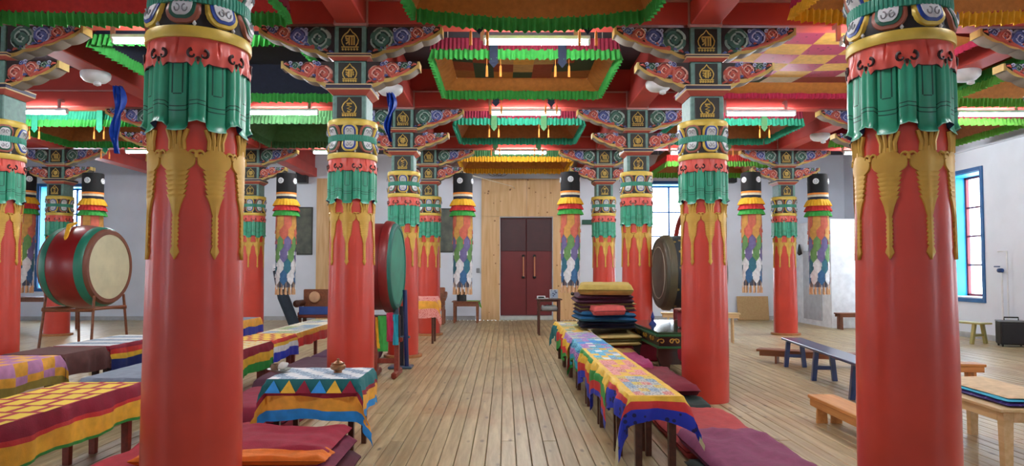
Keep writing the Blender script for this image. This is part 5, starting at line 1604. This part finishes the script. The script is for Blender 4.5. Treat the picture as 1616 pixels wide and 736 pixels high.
speaker(6.82, Y_BACK - 0.27, 4.40, 'black loudspeaker high on the right of the back wall')
mb = MB()
for q in range(3):
    cx_ = -0.36 + 0.13 * q
    pts = [(cx_ + (0.16 + 0.02 * q) * math.cos(a), Y_BACK - 0.06 - 0.012 * q, 4.52 + 0.15 * math.sin(a)) for a in [2 * PI * k / 24 for k in range(25)]]
    mb.tube(pts, 0.009, 6)
tag(mb.build('cable_coil', GREY), 'coil of grey cable on the wall above the plywood', 'cable')
tag(MB().tube([(-1.6, 16.1, 4.05), (-0.9, 17.8, 3.95), (0.2, 20.6, 4.0), (0.3, Y_BACK - 0.05, 4.0)], 0.008, 6).build('strung_cord', F['cream']), 'thin pale cord strung from the far column to the doorway', 'cord')
tag(MB().bbox((2.55, Y_BACK - 0.06, 2.97), (0.42, 0.1, 0.14), 0.01).build('wall_bracket', mat('bracket_green', (18, 78, 62)), smooth=False), 'dark green box on the wall right of the doorway', 'box')
tag(MB().bbox((-0.82, Y_BACK - 0.03, 1.5), (0.1, 0.06, 0.14), 0.01).build('switch_box', GREY, smooth=False), 'small grey switch box left of the plywood doorway', 'switch')
tag(MB().bbox((7.5, Y_BACK - 0.12, 0.36), (0.95, 0.03, 0.72), 0.006, rx=-0.12).build('leaning_board', wood('hardboard', (176, 142, 92), (190, 158, 108)), smooth=False), 'tan hardboard sheet leaning on the back wall', 'board')
tag(MB().tube([(PX0 - 0.03, 19.9, 1.96), (PX0 - 0.06, 19.9, 2.0), (PX0 - 0.06, 19.9, 2.25)], [0.06, 0.07, 0.02], 8).build('hanging_glove', BLACK), 'small black item hanging on the partition hatch', 'glove')
# right wall: pipes, valve, amplifier
r = thing('water_pipe', 'thin white pipes with a blue valve on the right wall', 'pipe', (X_WALL_R - 0.06, 14.42, 0))
WP = mat('pipe_white', (222, 224, 226), rough=0.35)
MB().tube([(0, 0, 0.0), (0, 0, 1.42), (0, 0.04, 1.5), (0, 0.14, 1.5)], 0.018, 8).build('riser', WP, r)
MB().tube([(0, -0.16, 0.0), (0, -0.16, 1.9), (0.0, 0.1, 1.9)], 0.014, 8).build('pipe', WP, r)
MB().lathe([(0.03, -0.07), (0.045, -0.05), (0.045, 0.05), (0.03, 0.07)], 12, (0, 0.04, 1.5), M=Matrix.Rotation(PI / 2, 3, 'X')).build('valve', mat('valve_blue', (26, 58, 110), rough=0.4), r)
MB().bbox((-0.07, 0.04, 1.58), (0.03, 0.16, 0.025), 0.006).build('valve_handle', mat('valve_blue', (26, 58, 110)), r, smooth=False)
r = thing('portable_amplifier', 'black portable amplifier with carry handle at the right wall', 'speaker', (10.02, 13.75, 0), math.radians(-20))
MB().bbox((0, 0, 0.27), (0.46, 0.34, 0.46), 0.02).build('cabinet', BLACK, r, smooth=False)
MB().bbox((0, -0.172, 0.26), (0.40, 0.014, 0.38), 0.006).build('grille', mat('grille', (36, 36, 40)), r, smooth=False)
MB().bbox((0, 0, 0.50), (0.47, 0.35, 0.03), 0.01).build('top_trim', GREY, r, smooth=False)
MB().tube([(-0.12, 0, 0.50), (-0.12, 0, 0.57), (0.12, 0, 0.57), (0.12, 0, 0.50)], 0.014, 8).build('handle', BLACK, r)
for sx in (-1, 1):
    for sy in (-1, 1):
        MB().lathe([(0.03, -0.012), (0.03, 0.012)], 12, (sx * 0.19, sy * 0.13, 0.03), M=Matrix.Rotation(PI / 2, 3, 'Y')).build('caster', BLACK, r)
